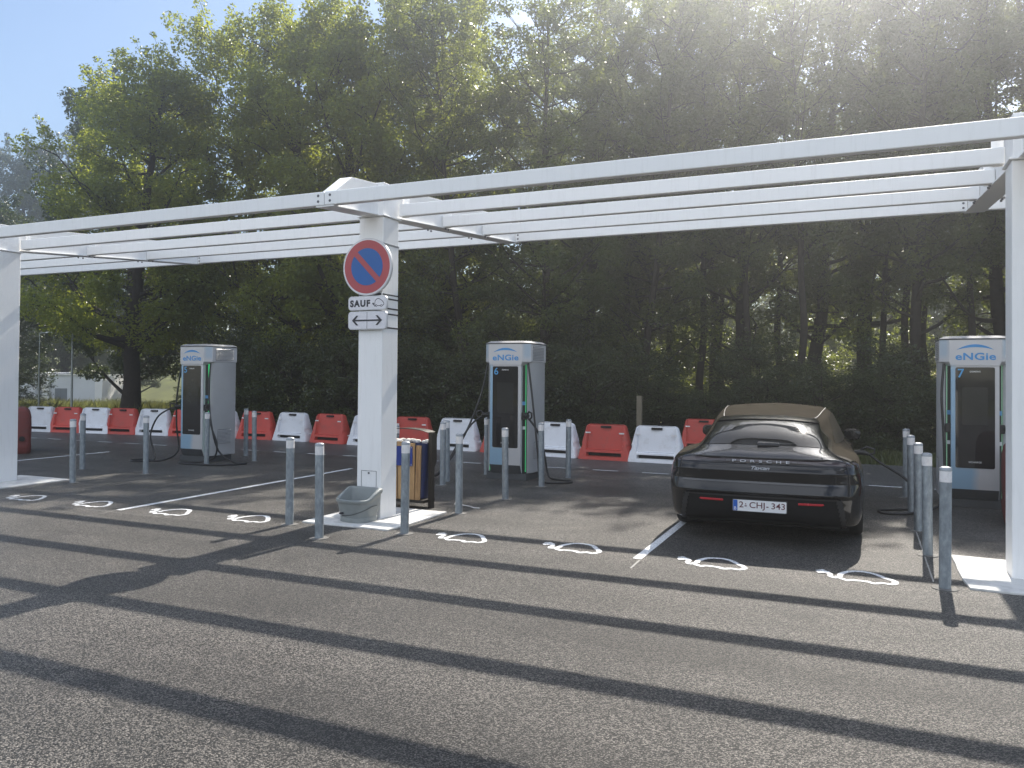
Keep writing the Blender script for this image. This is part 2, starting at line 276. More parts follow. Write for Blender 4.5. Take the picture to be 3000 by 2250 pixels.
# ------------------------------------------------------------------ mesh helpers
class MB:
    def __init__(s): s.v = []; s.f = []
    def add(s, vs, fs):
        o = len(s.v); s.v += [tuple(x) for x in vs]; s.f += [tuple(i + o for i in f) for f in fs]; return s
    def box(s, x0, x1, y0, y1, z0, z1, M4=None):
        vs = [(x, y, z) for z in (z0, z1) for y in (y0, y1) for x in (x0, x1)]
        if M4 is not None: vs = [M4 @ Vector(v) for v in vs]
        return s.add(vs, [(0, 2, 3, 1), (4, 5, 7, 6), (0, 1, 5, 4), (2, 6, 7, 3), (0, 4, 6, 2), (1, 3, 7, 5)])
    def prism(s, poly, d0, d1, plane='xy'):
        """poly extruded: 'xy' along z, 'xz' along y, 'yz' along x"""
        n = len(poly)
        def P(a, b, d): return (a, b, d) if plane == 'xy' else (a, d, b) if plane == 'xz' else (d, a, b)
        vs = [P(a, b, d0) for a, b in poly] + [P(a, b, d1) for a, b in poly]
        fs = [tuple(range(n)), tuple(range(2 * n - 1, n - 1, -1))] + [(i, i + n, (i + 1) % n + n, (i + 1) % n) for i in range(n)]
        return s.add(vs, fs)
    def loft(s, rings, cap=True, closed=True):
        n = len(rings[0]); vs = [p for r in rings for p in r]; fs = []
        for i in range(len(rings) - 1):
            for j in range(n if closed else n - 1):
                a = i * n + j; b = i * n + (j + 1) % n; fs.append((a, b, b + n, a + n))
        if cap: fs += [tuple(range(n - 1, -1, -1)), tuple(range((len(rings) - 1) * n, len(rings) * n))]
        return s.add(vs, fs)
    def tube(s, pts, rad, n=8, cap=True):
        pts = [Vector(p) for p in pts]; rs = rad if isinstance(rad, (list, tuple)) else [rad] * len(pts)
        rings = []; up = None
        for i, p in enumerate(pts):
            t = (pts[min(i + 1, len(pts) - 1)] - pts[max(i - 1, 0)])
            if t.length < 1e-9: t = Vector((0, 0, 1))
            t.normalize()
            if up is None:
                up = Vector((1, 0, 0)) if abs(t.x) < 0.8 else Vector((0, 1, 0))
            a = (up - t * up.dot(t)).normalized(); b = t.cross(a); up = a
            rings.append([p + (a * math.cos(k * 2 * math.pi / n) + b * math.sin(k * 2 * math.pi / n)) * rs[i] for k in range(n)])
        return s.loft(rings, cap)
    def lathe(s, prof, n=24, c=(0, 0, 0)):
        """profile of (radius, z) turned about z"""
        return s.loft([[(c[0] + r * math.cos(k * 2 * math.pi / n), c[1] + r * math.sin(k * 2 * math.pi / n), c[2] + z) for k in range(n)] for r, z in prof])
    def mesh(s, name):
        me = bpy.data.meshes.new(name); me.from_pydata(s.v, [], s.f)
        bm = bmesh.new(); bm.from_mesh(me); bmesh.ops.recalc_face_normals(bm, faces=bm.faces); bm.to_mesh(me); bm.free()
        return me

def obj(name, mb, m, parent=None, loc=None, rz=0, smooth=None, bevel=0, seg=2):
    me = mb.mesh(name) if isinstance(mb, MB) else mb
    if m is not None: me.materials.clear(); me.materials.append(m)
    o = bpy.data.objects.new(name, me); COL.objects.link(o)
    if parent is not None: o.parent = parent
    if loc: o.location = loc
    if rz: o.rotation_euler = (0, 0, rz)
    if smooth is not None:
        me.shade_smooth(); me.set_sharp_from_angle(angle=R(smooth))
    if bevel:
        b = o.modifiers.new('edge', 'BEVEL'); b.width = bevel; b.segments = seg; b.limit_method = 'ANGLE'; b.angle_limit = R(40)
        if smooth is None: me.shade_smooth(); me.set_sharp_from_angle(angle=R(40)); b.harden_normals = True
    return o

def tag(o, label, cat, group=None, kind=None):
    o['label'] = label; o['category'] = cat
    if group: o['group'] = group
    if kind: o['kind'] = kind
    return o

def empty(name, loc=(0, 0, 0), rz=0):
    o = bpy.data.objects.new(name, None); COL.objects.link(o); o.location = loc; o.rotation_euler = (0, 0, rz); o.empty_display_size = 0.1
    return o

def struct(o): o['kind'] = 'structure'; return o

def dup(root, loc, rz, sc=1.0):
    def cp(o, par):
        c = o.copy(); COL.objects.link(c)
        if par is not None: c.parent = par
        for ch in o.children: cp(ch, c)
        return c
    r = cp(root, None); r.location = loc; r.rotation_euler = (0, 0, rz); r.scale = (sc, sc, sc) if not isinstance(sc, tuple) else sc
    return r

def rrect(w, h, r, n=6, cx=0, cz=0):
    p = []
    for (sx, sz, a0) in ((1, 1, 0), (-1, 1, 90), (-1, -1, 180), (1, -1, 270)):
        for i in range(n + 1):
            a = R(a0 + 90 * i / n); p.append((cx + sx * (w / 2 - r) + r * math.cos(a), cz + sz * (h / 2 - r) + r * math.sin(a)))
    return p

def catmull(pts, n=8):
    P = [Vector(p) for p in pts]; P = [2 * P[0] - P[1]] + P + [2 * P[-1] - P[-2]]; out = []
    for i in range(1, len(P) - 2):
        for k in range(n):
            t = k / n; a, b, c, d = P[i - 1:i + 3]
            out.append(0.5 * ((2 * b) + (c - a) * t + (2 * a - 5 * b + 4 * c - d) * t * t + (3 * b - a - 3 * c + d) * t ** 3))
    out.append(P[-2]); return out

def text_mesh(s, size, depth=0.002, bold=0.0, spacing=1.0, shear=0.0, sx=1.0, align='CENTER'):
    """lettering standing in the xz plane, facing -y, centred on the origin"""
    cu = bpy.data.curves.new('lettering', 'FONT'); cu.body = s; cu.size = size; cu.extrude = depth; cu.offset = bold; cu.space_character = spacing; cu.shear = shear
    cu.align_x = align; cu.align_y = 'CENTER'; cu.resolution_u = 4
    o = bpy.data.objects.new('lettering', cu); COL.objects.link(o)
    dg = bpy.context.evaluated_depsgraph_get(); me = bpy.data.meshes.new_from_object(o.evaluated_get(dg))
    bpy.data.objects.remove(o); bpy.data.curves.remove(cu)
    me.transform(Matrix.Rotation(math.pi / 2, 4, 'X') @ Matrix.Diagonal((sx, 1, 1, 1)))
    return me

def fit_text(s, width, height, depth=0.002, bold=0.0, spacing=1.0, shear=0.0):
    me = text_mesh(s, 1.0, 1.0, bold, spacing, shear)
    n = len(me.vertices); co = np.empty(n * 3, np.float32); me.vertices.foreach_get('co', co); co = co.reshape(-1, 3)
    lo, hi = co.min(0), co.max(0); co = (co - (lo + hi) / 2) / (hi - lo) * np.array([width, depth, height])
    me.vertices.foreach_set('co', co.astype(np.float32).ravel()); me.update(); return me

def ribbon(pts, w):
    """outline polygon strip (list of quads) of a 2D stroke"""
    P = [Vector((*p, 0)) for p in pts]; Lf = []; Rt = []
    for i, p in enumerate(P):
        t = (P[min(i + 1, len(P) - 1)] - P[max(i - 1, 0)]).normalized(); n = Vector((-t.y, t.x, 0)); ww = w[i] if isinstance(w, list) else w
        Lf.append(p + n * ww / 2); Rt.append(p - n * ww / 2)
    return Lf, Rt

# ------------------------------------------------------------------ setting: ground sheets
def sheet(name, pts, z, m):
    mb = MB(); mb.add([(x, y, z) for x, y in pts], [tuple(range(len(pts)))]); return struct(obj(name, mb, m))

def terrain_z(x, y):
    d = max(0.0, (y - 18.0) / 22.0) * max(0.0, min(1.0, (-x - 18.0) / 12.0))
    bank = max(0.0, min(1.0, (y - 47.0) / 30.0)) * max(0.0, min(1.0, (-x - 14.0) / 16.0))
    return -0.05 - 0.75 * min(1.0, d) + 5.5 * bank * bank * (3 - 2 * bank)
xs = [-140, -110, -80, -60] + [-52 + 2 * i for i in range(36)] + [30, 60, 90]
ys = [-60, -30, -12, 8, 14, 17.6, 19] + [21 + 2 * i for i in range(24)] + [75, 85, 100]
mb = MB(); mb.add([(x, y, terrain_z(x, y)) for y in ys for x in xs], [(j * len(xs) + i, j * len(xs) + i + 1, (j + 1) * len(xs) + i + 1, (j + 1) * len(xs) + i) for j in range(len(ys) - 1) for i in range(len(xs) - 1)])
struct(obj('ground', mb, M['ground'], smooth=60))
sheet('parking_lot', [(-45, -20), (40, -20), (40, 14.05), (-45, 14.05)], 0.0, M['asphalt'])
sheet('road', [(-45, 14.05), (40, 14.05), (40, 17.6), (-45, 17.6)], 0.0, M['road'])

# road dashes and bay lines
k = 0
x = -26.0
mb = MB()
while x < 8:
    mb.add([(x, 14.02, .004), (x + .48, 14.02, .004), (x + .48, 14.09, .004), (x, 14.09, .004)], [(0, 1, 2, 3)]); x += 0.93
struct(obj('road_marking', mb, M['marking']))
mb = MB()
for x0, y0, x1, y1, w in ((-8.53, 7.10, -8.62, 12.15, .095), (-1.965, 7.33, -1.985, 12.2, .085), (-15.06, 8.2, -15.11, 12.33, .095)):
    mb.add([(x0 - w / 2, y0, .004), (x0 + w / 2, y0, .004), (x1 + w / 2, y1, .004), (x1 - w / 2, y1, .004)], [(0, 1, 2, 3)])
struct(obj('bay_marking', mb, M['marking']))
mb = MB()
def chalk(a, b, w):
    a = Vector((*a, 0)); b = Vector((*b, 0)); n = (b - a).normalized(); n = Vector((-n.y, n.x, 0)) * w / 2
    mb.add([(*(a - n).xy, .0035), (*(a + n).xy, .0035), (*(b + n).xy, .0035), (*(b - n).xy, .0035)], [(0, 1, 2, 3)])
chalk((0.515, 10.0), (0.52, 7.6), .012); chalk((-8.52, 7.05), (-8.49, 6.5), .012); chalk((-1.93, 7.3), (-1.92, 6.95), .02); chalk((-9.6, 6.95), (-6.2, 7.0), .009); chalk((-4.9, 6.75), (-3.3, 6.9), .008)
struct(obj('chalk_marking', mb, M['chalk']))

# electric car pictograms painted at the head of each bay
def ev_icon(jit):
    rnd = random.Random(jit); mb = MB()
    def stroke(pts, w, z):
        pts = [(a + rnd.uniform(-.006, .006), b * 1.75 + rnd.uniform(-.006, .006)) for a, b in pts]
        pts = [(p.x, p.y) for p in catmull([(*p, 0) for p in pts], 5)]
        w = [w * rnd.uniform(.82, 1.18) for _ in pts]
        l, r = ribbon(pts, w); n = len(l)
        mb.add([(v.x, v.y, z) for v in l] + [(v.x, v.y, z) for v in r], [(i, i + 1, n + i + 1, n + i) for i in range(n - 1)])
    stroke([(-.13, -.02), (-.125, .05), (-.06, .12), (.04, .142), (.14, .12), (.22, .06), (.295, .0), (.30, -.045), (.26, -.07), (.20, -.06), (.14, -.085), (.08, -.062), (-.02, -.06), (-.06, -.08), (-.11, -.055), (-.14, -.03)], .050, .004)
    stroke([(-.14, -.02), (-.17, -.055), (-.205, -.03), (-.215, .02), (-.255, .04)], .05, .0052)
    stroke([(-.315, .02), (-.27, .035), (-.245, .07)], .062, .0064)
    stroke([(-.33, .06), (-.295, .065), (-.27, .085)], .045, .0076)
    return mb
for i, (x, y) in enumerate(((-10.49, 7.22), (-9.24, 7.26), (-7.86, 7.26), (-6.68, 7.33), (-3.90, 7.45), (-2.68, 7.50), (-1.30, 7.44), (-0.075, 7.47))):
    sd = ('in the shade, nearest the far white column', 'in the shade, second from the far white column', 'half lit beside the long white bay line', 'in front of the two bollards left of the tub',
          'in sun just right of the bollard by the slab', 'in sun between the slab and the short bay line', 'partly in the black car shadow', 'nearest the right row of bollards')[i]
    tag(obj('car_pictogram', ev_icon(i), M['marking'], loc=(x, y, 0), rz=R(2 if i < 4 else -1)), 'white painted plug-in car pictogram ' + sd, 'road marking', 'car pictograms painted on the asphalt')

# concrete pads
for i, cx in enumerate((-12.25, -5.405, 1.31)):
    mb = MB(); r = random.Random(i); pts = []
    for (ax, ay), (bx, by) in zip(((-.55, -.70), (.62, -.68), (.63, .62), (-.56, .64)), ((.62, -.68), (.63, .62), (-.56, .64), (-.55, -.70))):
        for t in (0, .25, .5, .75): pts.append((cx + ax + (bx - ax) * t + r.uniform(-.015, .015), 8.14 + ay + (by - ay) * t + r.uniform(-.015, .015)))
    mb.prism(pts, -0.05, 0.018)
    tag(obj('concrete_pad', mb, M['concrete'], bevel=.008), ('white concrete pad under the leftmost white column', 'white concrete pad under the column with the signs', 'white concrete pad under the rightmost white column')[i], 'concrete pad', 'concrete pads under the columns')

# ------------------------------------------------------------------ pergola
SL = 0.077
def zb(y): return 3.56 + SL * (y - 7.06)
perg = empty('pergola', (-5.405, 8.14, 0)); tag(perg, 'white painted steel pergola with open beams over the charging bays', 'pergola')
P0 = Vector((-5.405, 8.14, 0))
CX = [-19.40, -12.40, -5.405, 1.31, 8.0]
BY = [7.06, 8.30, 9.54, 10.78, 12.02]
def pobj(name, mb, m, parent, **kw):
    mb.v = [tuple(Vector(v) - P0) for v in mb.v]; return obj(name, mb, m, parent, **kw)
for ci, cx in enumerate(CX):
    mb = MB(); mb.box(cx - .171, cx + .171, 7.97, 8.312, -.02, 3.60)
    c = pobj('column', mb, M['steel'], perg, bevel=.012)
    mb = MB(); mb.box(cx - .195, cx + .195, 7.945, 8.337, 3.602, 3.618); mb.box(cx - .16, cx + .16, 7.985, 8.297, 3.619, 4.01)
    pobj('column_head', mb, M['steel'], c, bevel=.005)
    if ci == 2:
        mb = MB(); hx0, hx1, z0, z1 = cx - .105, cx + .108, .30, .575
        for a, b, c0, d in ((hx0, hx1, z1 - .004, z1), (hx0, hx1, z0, z0 + .004), (hx0, hx0 + .004, z0, z1), (hx1 - .004, hx1, z0, z1)): mb.box(a, b, 7.967, 7.9705, c0, d)
        for zz in (.548, .325):
            mb.prism([(cx + .011 * math.cos(k * .5236), zz + .011 * math.sin(k * .5236)) for k in range(12)], 7.962, 7.971, 'xz')
        pobj('access_hatch', mb, M['bolt'], c)
    # cross arm: box girder with chamfered ends
    y0, y1 = 7.085, 12.11
    poly = [(y0, zb(y0) + .002), (y1, zb(y1) + .002), (y1, zb(y1) + .14), (y1 - .32, zb(y1) + .355), (7.45, 3.952), (y0 + .03, zb(y0) + .15)]
    mb = MB(); mb.prism(poly, cx - .085, cx + .085, 'yz')
    a = pobj('cross_arm', mb, M['steel'], perg, bevel=.004)
    # bottom flange in two lengths either side of the column head, with bolts
    mb = MB()
    for ya, yb in ((7.07, 7.945), (8.34, 12.13)):
        mb.prism([(ya, zb(ya) - .016), (yb, zb(yb) - .016), (yb, zb(yb) - .001), (ya, zb(ya) - .001)], cx - .12, cx + .12, 'yz')
    pobj('bottom_flange', mb, M['steel'], a, bevel=.003)
    for yy in (9.54, 10.78) if 0 < ci < 4 else ():
        for sx in (-1, 1):
            for dy in (-.03, .06): mb = MB(); mb.lathe([(.013, -.022), (.013, 0)], 8, (cx + sx * .14, yy + .04 + dy, zb(yy) - .012)); pobj('bolt', mb, M['bolt'], a)
for k, y in enumerate(BY):
    for i in range(len(CX) - 1):
        a, b = CX[i], CX[i + 1]
        if k == 0: xa, xb = a + .003, b - .003
        elif k == 1: xa, xb = a + .172, b - .172
        else: xa, xb = a + .088, b - .088
        z = zb(y); mb = MB(); mb.box(xa, xb, y, y + .085, z, z + .152)
        be = pobj('beam', mb, M['steel'], perg, bevel=.012)
        if k == 0 or k == 4:
            for xx in ((xa + .075, xb - .075) if k == 0 else (xa + .05, xb - .05)):
                for zz in (z + .045, z + .108):
                    mb = MB(); mb.prism([(xx + .0145 * math.cos(q * .5236), zz + .0145 * math.sin(q * .5236)) for q in range(12)], y - .004, y + .001, 'xz'); pobj('bolt', mb, M['bolt'], be)
        else:
            for xx, s in ((xa, 1), (xb, -1)):
                x0, x1 = sorted((xx, xx + s * .10)); mb = MB(); mb.box(x0, x1, y + .0875, y + .0955, z - .005, z + .24)
                pobj('joint_plate', mb, M['steel'], be, bevel=.002)

# ------------------------------------------------------------------ signs on the column (all face -y)
YS = 7.925
def disc(cx, cz, r, y0, y1, n=48): return MB().prism([(cx + r * math.cos(2 * math.pi * k / n), cz + r * math.sin(2 * math.pi * k / n)) for k in range(n)], y0, y1, 'xz')
s1 = empty('no_parking_sign', (-5.425, YS, 3.00)); tag(s1, 'round red and blue no parking sign strapped to the white column', 'road sign')
obj('backing', disc(0, 0, .345, -.004, .03, 64), M['sign_grey'], s1, bevel=.004)
obj('border', disc(0, 0, .335, -.0065, -.0045, 64), M['sign_white'], s1)
obj('red_ring', disc(0, 0, .318, -.009, -.0068, 64), M['sign_red'], s1)
def halfdisc(sign):
    r = .222; pts = []; d = .034
    a0 = math.asin(d / r)
    for k in range(33):
        a = a0 + (math.pi - 2 * a0) * k / 32; u, v = r * math.cos(a), r * math.sin(a)
        if sign < 0: u, v = -u, -v
        c, s = math.cos(R(-45)), math.sin(R(-45)); pts.append((u * c - v * s, u * s + v * c))
    return MB().prism(pts, -.0115, -.0092, 'xz')
obj('blue_field', halfdisc(1), M['sign_blue'], s1); obj('blue_field', halfdisc(-1), M['sign_blue'], s1)
def strap(parent, z, m, h=.016, px=0.0):
    mb = MB(); cx = -5.405 - px; y0 = 7.97 - YS; y1 = 8.312 - YS; e = .003
    x0, x1 = cx - .171, cx + .171
    mb.box(x1, x1 + e, y0 - .002, y1 + e, z - h / 2, z + h / 2); mb.box(x0 - e, x0, y0 - .002, y1 + e, z - h / 2, z + h / 2); mb.box(x0, x1, y1, y1 + e, z - h / 2, z + h / 2)
    mb.box(x0 + .02, x1 - .02, y0 - .014, y0 - .001, z - h / 2 - .004, z + h / 2 + .004)
    return obj('strap', mb, m, parent)
strap(s1, .275, M['grey_strap'], .022, -5.425); strap(s1, -.325, M['dark_strap'], .016, -5.425)

def panel(name, label, cz, h, w):
    s = empty(name, (-5.418, YS, cz)); tag(s, label, 'road sign')
    obj('backing', MB().prism(rrect(w, h, .045), -.004, .03, 'xz'), M['sign_grey'], s, bevel=.004)
    obj('face', MB().prism(rrect(w - .022, h - .022, .036), -.0065, -.0045, 'xz'), M['sign_white'], s)
    return s
s2 = panel('exemption_sign', 'white panel lettered SAUF with a plug-in car, below the round sign', 2.567, .168, .545)
tm = fit_text('SAUF', .285, .084, .001, .05, 1.22); obj('lettering', tm, M['sign_black'], s2, loc=(-.100, -.0078, -.002))
mb = MB()
def vstroke(mb, pts, w, n=5, y=-.0072, closed=False):
    pts = [(p.x, p.y) for p in catmull([(*p, 0) for p in pts], n)]
    l, r = ribbon(pts, w); m_ = len(l)
    mb.add([(v.x, y, v.y) for v in l] + [(v.x, y, v.y) for v in r], [(i, i + 1, m_ + i + 1, m_ + i) for i in range(m_ - 1)])
vstroke(mb, [(.115, -.035), (.108, -.005), (.118, .03), (.15, .05), (.19, .038), (.225, .008), (.235, -.015), (.222, -.03), (.208, -.032)], .0075)
vstroke(mb, [(.145, -.034), (.19, -.034)], .0075, 2)
vstroke(mb, [(.115, -.034), (.105, -.04), (.096, -.022), (.082, -.012)], .0075)
vstroke(mb, [(.098, -.018), (.076, -.002)], .02, 2)
for cx in (.130, .200): vstroke(mb, [(cx + .011 * math.cos(a * .5236), -.034 + .011 * math.sin(a * .5236)) for a in range(13)], .006, 2)
obj('car_symbol', mb, M['sign_black'], s2)
strap(s2, .058, M['dark_strap'], .018, -5.418); strap(s2, -.056, M['dark_strap'], .018, -5.418)
s3 = panel('arrow_sign', 'white panel with a black two-way arrow, lowest on the signed column', 2.362, .218, .545)
mb = MB()
mb.box(-.002, .002, -.008, -.0068, -.098, .098); mb.box(-.19, .19, -.0095, -.0082, -.0095, .0095)
for s in (-1, 1):
    for t in (-1, 1):
        p = [(s * .205, 0), (s * .135, t * .065), (s * .165, t * .065), (s * .232, 0)] if False else [(s * .212, 0), (s * .178, 0), (s * .122, t * .058), (s * .150, t * .058)]
        mb.prism(p, -.0108 - .0008 * (t > 0), -.0097, 'xz')
obj('arrow_symbol', mb, M['sign_black'], s3)
strap(s3, .082, M['dark_strap'], .018, -5.418); strap(s3, -.082, M['dark_strap'], .018, -5.418)

# ------------------------------------------------------------------ bollards
def make_bollard():
    b = empty('bollard'); mb = MB(); r = .0455
    mb.lathe([(r, -.02), (r, .965), (r - .001, .966)], 28); obj('post', mb, M['galv'], b, smooth=30)
    mb = MB(); mb.lathe([(r + .0012, .872), (r + .0012, .962)], 28); obj('reflective_band', mb, M['band'], b, smooth=30)
    mb = MB(); mb.lathe([(r + .002, .9625), (r + .002, .981), (r - .004, .990), (r - .018, .996), (.002, .998)], 28); obj('cap', mb, M['cap'], b, smooth=35)
    mb = MB(); mb.lathe([(.10, -.004), (.098, .006), (.06, .008), (r + .0005, .009)], 20); obj('footing', mb, M['concrete_dark'], b, smooth=30)
    return b
M['concrete_dark'] = simple('mortar_ring', (0.14, 0.135, 0.125), 0.9, var=0.3, scale=20)
bollards = [(-11.289, 8.56, 'galvanised bollard nearest the far left column'), (-12.731, 9.836, 'galvanised bollard behind the far left column base, overlapped by its neighbour'), (-11.22, 9.874, 'lone galvanised bollard standing left of the charger numbered 5'),
            (-11.379, 11.401, 'galvanised bollard directly in front of the charger numbered 5'), (-11.917, 13.028, 'farther of two bollards just right of the charger numbered 5'), (-11.061, 12.331, 'nearer of two bollards just right of the charger numbered 5'),
            (-6.006, 7.278, 'galvanised bollard left of the slab, in front of the long bay line'), (-5.225 - .62, 6.806, 'skip'), (-4.552, 7.4, 'galvanised bollard at the front right corner of the central slab'),
            (-4.621, 8.782, 'galvanised bollard right of the wooden litter bin'), (-4.584, 10.098, 'galvanised bollard in front of the display of the charger numbered 6'), (-6.031, 12.481, 'galvanised bollard at the left side of the charger numbered 6'),
            (-4.612, 11.517, 'galvanised bollard at the right corner of the charger numbered 6'), (-4.602, 12.698, 'galvanised bollard standing alone right of the charger numbered 6'),
            (0.59, 7.402, 'nearest and tallest bollard in the row right of the black car'), (0.549, 8.733, 'second bollard from the front in the row right of the black car'), (0.538, 10.085, 'middle bollard in the row right of the black car'),
            (0.536, 11.447, 'fourth bollard from the front in the row right of the black car'), (0.532, 12.9, 'farthest bollard in the row right of the black car'),
            (-6.25, 9.9, 'galvanised bollard half hidden behind the signed column'), (-6.19, 11.35, 'galvanised bollard rising behind the wooden litter bin'), (-6.05, 10.95, 'skip')]
bollards[7] = (-5.225, 6.806, 'galvanised bollard in front of the grey plastic tub')
proto = make_bollard(); first = True
for i, (x, y, lab) in enumerate(bollards):
    if lab == 'skip': continue
    o = proto if first else dup(proto, (0, 0, 0), 0); first = False
    o.location = (x, y, 0); o.rotation_euler = (0, R((i * 7 % 5 - 2) * .35), i * 1.3)
    tag(o, lab, 'bollard', 'steel bollards around the chargers and columns')
o = dup(proto, (-4.72, 12.0 - 1.32, 0), 0.7); bpy.data.objects.remove(o) if False else None
tag(o, 'galvanised bollard left of the bollard that fronts the charger numbered 6', 'bollard', 'steel bollards around the chargers and columns')
o.location = (-6.05, 10.95, 0)

# ------------------------------------------------------------------ plastic barriers
def barrier_mesh(W0=.52, W1=.375, H=.72, D0=.21, D1=.085):
    nu, nv = 64, 44; mb = MB()
    def hw(v): 
        w = W0 + (W1 - W0) * v; 
        if v > .92: w -= .045 * ((v - .92) / .08) ** 2
        if v < .06: w -= .012 * ((.06 - v) / .06) ** 2
        return w
    def dep(v): return (D0 + (D1 - D0) * min(1, v * 1.05)) * (1 if v < .94 else 1 - .35 * ((v - .94) / .06) ** 2)
    def sm(a, b, x): t = max(0, min(1, (x - a) / (b - a))); return t * t * (3 - 2 * t)
    def rec(u, v):
        x = u * hw(v); d = 0.0
        d += .075 * sm(.355, .338, abs(x)) * sm(.265, .285, v) * sm(1.02, .97, v) * (1 - .35 * v)
        if abs(x) < .34: d = max(d, .17 * sm(.335, .322, abs(x)) * sm(.095, .108, v) * sm(.195, .182, v))
        d = max(d, .075 * sm(.105, .095, abs(x)) * sm(.885, .895, v) * sm(.955, .945, v))
        edge = max(0, abs(u) - .93) / .07; d += .035 * edge * edge
        nt_ = sm(.95, .985, abs(u)) * sm(.28, .33, v) * sm(.46, .41, v); d += .06 * nt_
        return d
    us = [-1 + 2 * i / nu for i in range(nu + 1)]; vs = [j / nv for j in range(nv + 1)]
    front = [(u * hw(v), -dep(v) + rec(u, v), v * H) for v in vs for u in us]
    back = [(u * hw(v), dep(v) - rec(u, v), v * H) for v in vs for u in us]
    n = nu + 1; o = len(front)
    fs = [(j * n + i, j * n + i + 1, (j + 1) * n + i + 1, (j + 1) * n + i) for j in range(nv) for i in range(nu)]
    fs += [(o + j * n + i + 1, o + j * n + i, o + (j + 1) * n + i, o + (j + 1) * n + i + 1) for j in range(nv) for i in range(nu)]
    for j in range(nv):
        fs.append((j * n, (j + 1) * n, o + (j + 1) * n, o + j * n)); fs.append((j * n + nu, o + j * n + nu, o + (j + 1) * n + nu, (j + 1) * n + nu))
    for i in range(nu):
        fs.append((i, o + i, o + i + 1, i + 1)); a = nv * n + i; fs.append((a, a + 1, o + a + 1, o + a))
    mb.add(front + back, fs); return mb
def make_barrier(m):
    b = empty('plastic_barrier'); obj('shell', barrier_mesh(), m, b, smooth=35)
    for s in (-1, 1):
        mb = MB(); mb.box(s * .33 - .05, s * .33 + .05, -.128, -.1235, .53, .558)
        mb.box(s * .384 - .004, s * .384 + .006, -.10, .10, .53, .558); obj('reflective_strip', mb, M['band'], b)
    mb = MB(); mb.box(-.318, .318, -.112, .112, .079, .132); obj('fork_slot_shade', mb, M['shade_and_trim'], b)  # dark inset painting the shade inside the fork slot
    mb = MB(); mb.box(-.095, .095, -.075, .075, .645, .681); obj('grip_hole_shade', mb, M['shade_and_trim'], b)  # dark inset painting the shade inside the grip
    mb = MB(); mb.box(-.33, .33, -.142, .142, .197, .203); obj('seam_line', mb, M['shade_and_trim'], b)
    mb = MB(); mb.tube([(.50, -.02, .20), (.545, -.02, .205)], .014, 8); obj('connector', mb, M['label_white'], b, smooth=40)
    return b
BAR = [('W', -22.24, 15.82, 7.7, 'leftmost white plastic barrier in the row along the road'), ('R', -21.25, 15.96, 8, 'leftmost red plastic barrier in the row, below the white building'), ('W', -20.28, 16.11, 8, 'white plastic barrier below the taller lamp post'),
       ('R', -19.33, 16.24, 5, 'red plastic barrier in front of the thick dark tree trunk'), ('W', -18.29, 16.40, 9, 'white plastic barrier just left of the charger numbered 5'), ('R', -17.21, 16.56, 5, 'red plastic barrier mostly hidden behind the charger numbered 5'),
       ('W', -16.05, 16.64, 4, 'white plastic barrier peeking out right of the charger numbered 5'), ('R', -14.87, 16.70, 4, 'red plastic barrier behind the pair of bollards right of charger 5'), ('W', -13.69, 16.72, -3, 'white plastic barrier second left of the signed column'),
       ('R', -12.42, 16.62, -5, 'red plastic barrier just left of the signed column'), ('W', -11.18, 16.52, -2, 'white plastic barrier almost covered by the signed column'), ('R', -9.93, 16.49, 0, 'red plastic barrier behind the wooden litter bin'),
       ('W', -8.68, 16.45, -2, 'white plastic barrier just left of the charger numbered 6'), ('R', -7.42, 16.33, -6, 'red plastic barrier hidden behind the charger numbered 6'), ('W', -6.14, 16.16, -7, 'white plastic barrier just right of the charger numbered 6'),
       ('R', -4.96, 16.03, -3, 'red plastic barrier in front of the wooden stake'), ('W', -3.87, 15.97, -1, 'white plastic barrier touching the left of the black car'), ('R', -3.55, 19.3, 4, 'red plastic barrier set back from the row, behind the black car')]
pw = make_barrier(M['bar_white']); pr = make_barrier(M['bar_red']); used = set()
for c, x, y, a, lab in BAR:
    p = pw if c == 'W' else pr
    o = p if c not in used else dup(p, (0, 0, 0), 0); used.add(c)
    o.location = (x, y, 0); o.rotation_euler = (0, 0, R(a)); o.scale = (1.12, 1.0, 1.02)
    tag(o, lab, 'barrier', 'red and white plastic barriers along the road')
# two taller faded red ones seen end on, mostly behind columns
def tall_barrier():
    b = empty('tall_red_barrier'); mb = MB(); rings = []
    for z, hx, hy in ((0, .15, .62), (.03, .165, .64), (.16, .175, .65), (.2, .165, .645), (.5, .175, .63), (.78, .17, .60), (.88, .15, .57), (.945, .10, .52), (.965, .04, .48)):
        rings.append([(px, py, z) for px, py in rrect(hx * 2, hy * 2, min(hx, hy) * .65, 5)])
    mb.loft(rings); obj('shell', mb, M['bar_old'], b, smooth=40)
    mb = MB(); mb.tube([(0, -.67, .32), (0, -.60, .32)], .055, 14); obj('drain_plug', mb, M['shade_and_trim'], b, smooth=40)
    mb = MB(); mb.box(.172, .178, -.5, -.2, .60, .625); obj('reflective_strip', mb, M['band'], b)
    return b
t1 = tall_barrier(); t1.location = (-16.80, 11.50, 0); t1.rotation_euler = (0, 0, R(56)); tag(t1, 'faded red rounded plastic barrier end showing beside the far left column', 'barrier', 'tall faded red barriers')
t2 = dup(t1, (1.70, 11.35, 0), R(-6)); t2.children[0].data = t2.children[0].data; tag(t2, 'tall red plastic barrier edge showing between charger 7 and the right column', 'barrier', 'tall faded red barriers')
mb = MB(); mb.box(-.065, .065, -.04, .04, -.1, 1.27); tag(obj('wooden_stake', mb, M['old_wood'], loc=(-5.08, 19.1, 0), bevel=.006), 'weathered wooden stake standing behind the red and white barriers', 'stake')

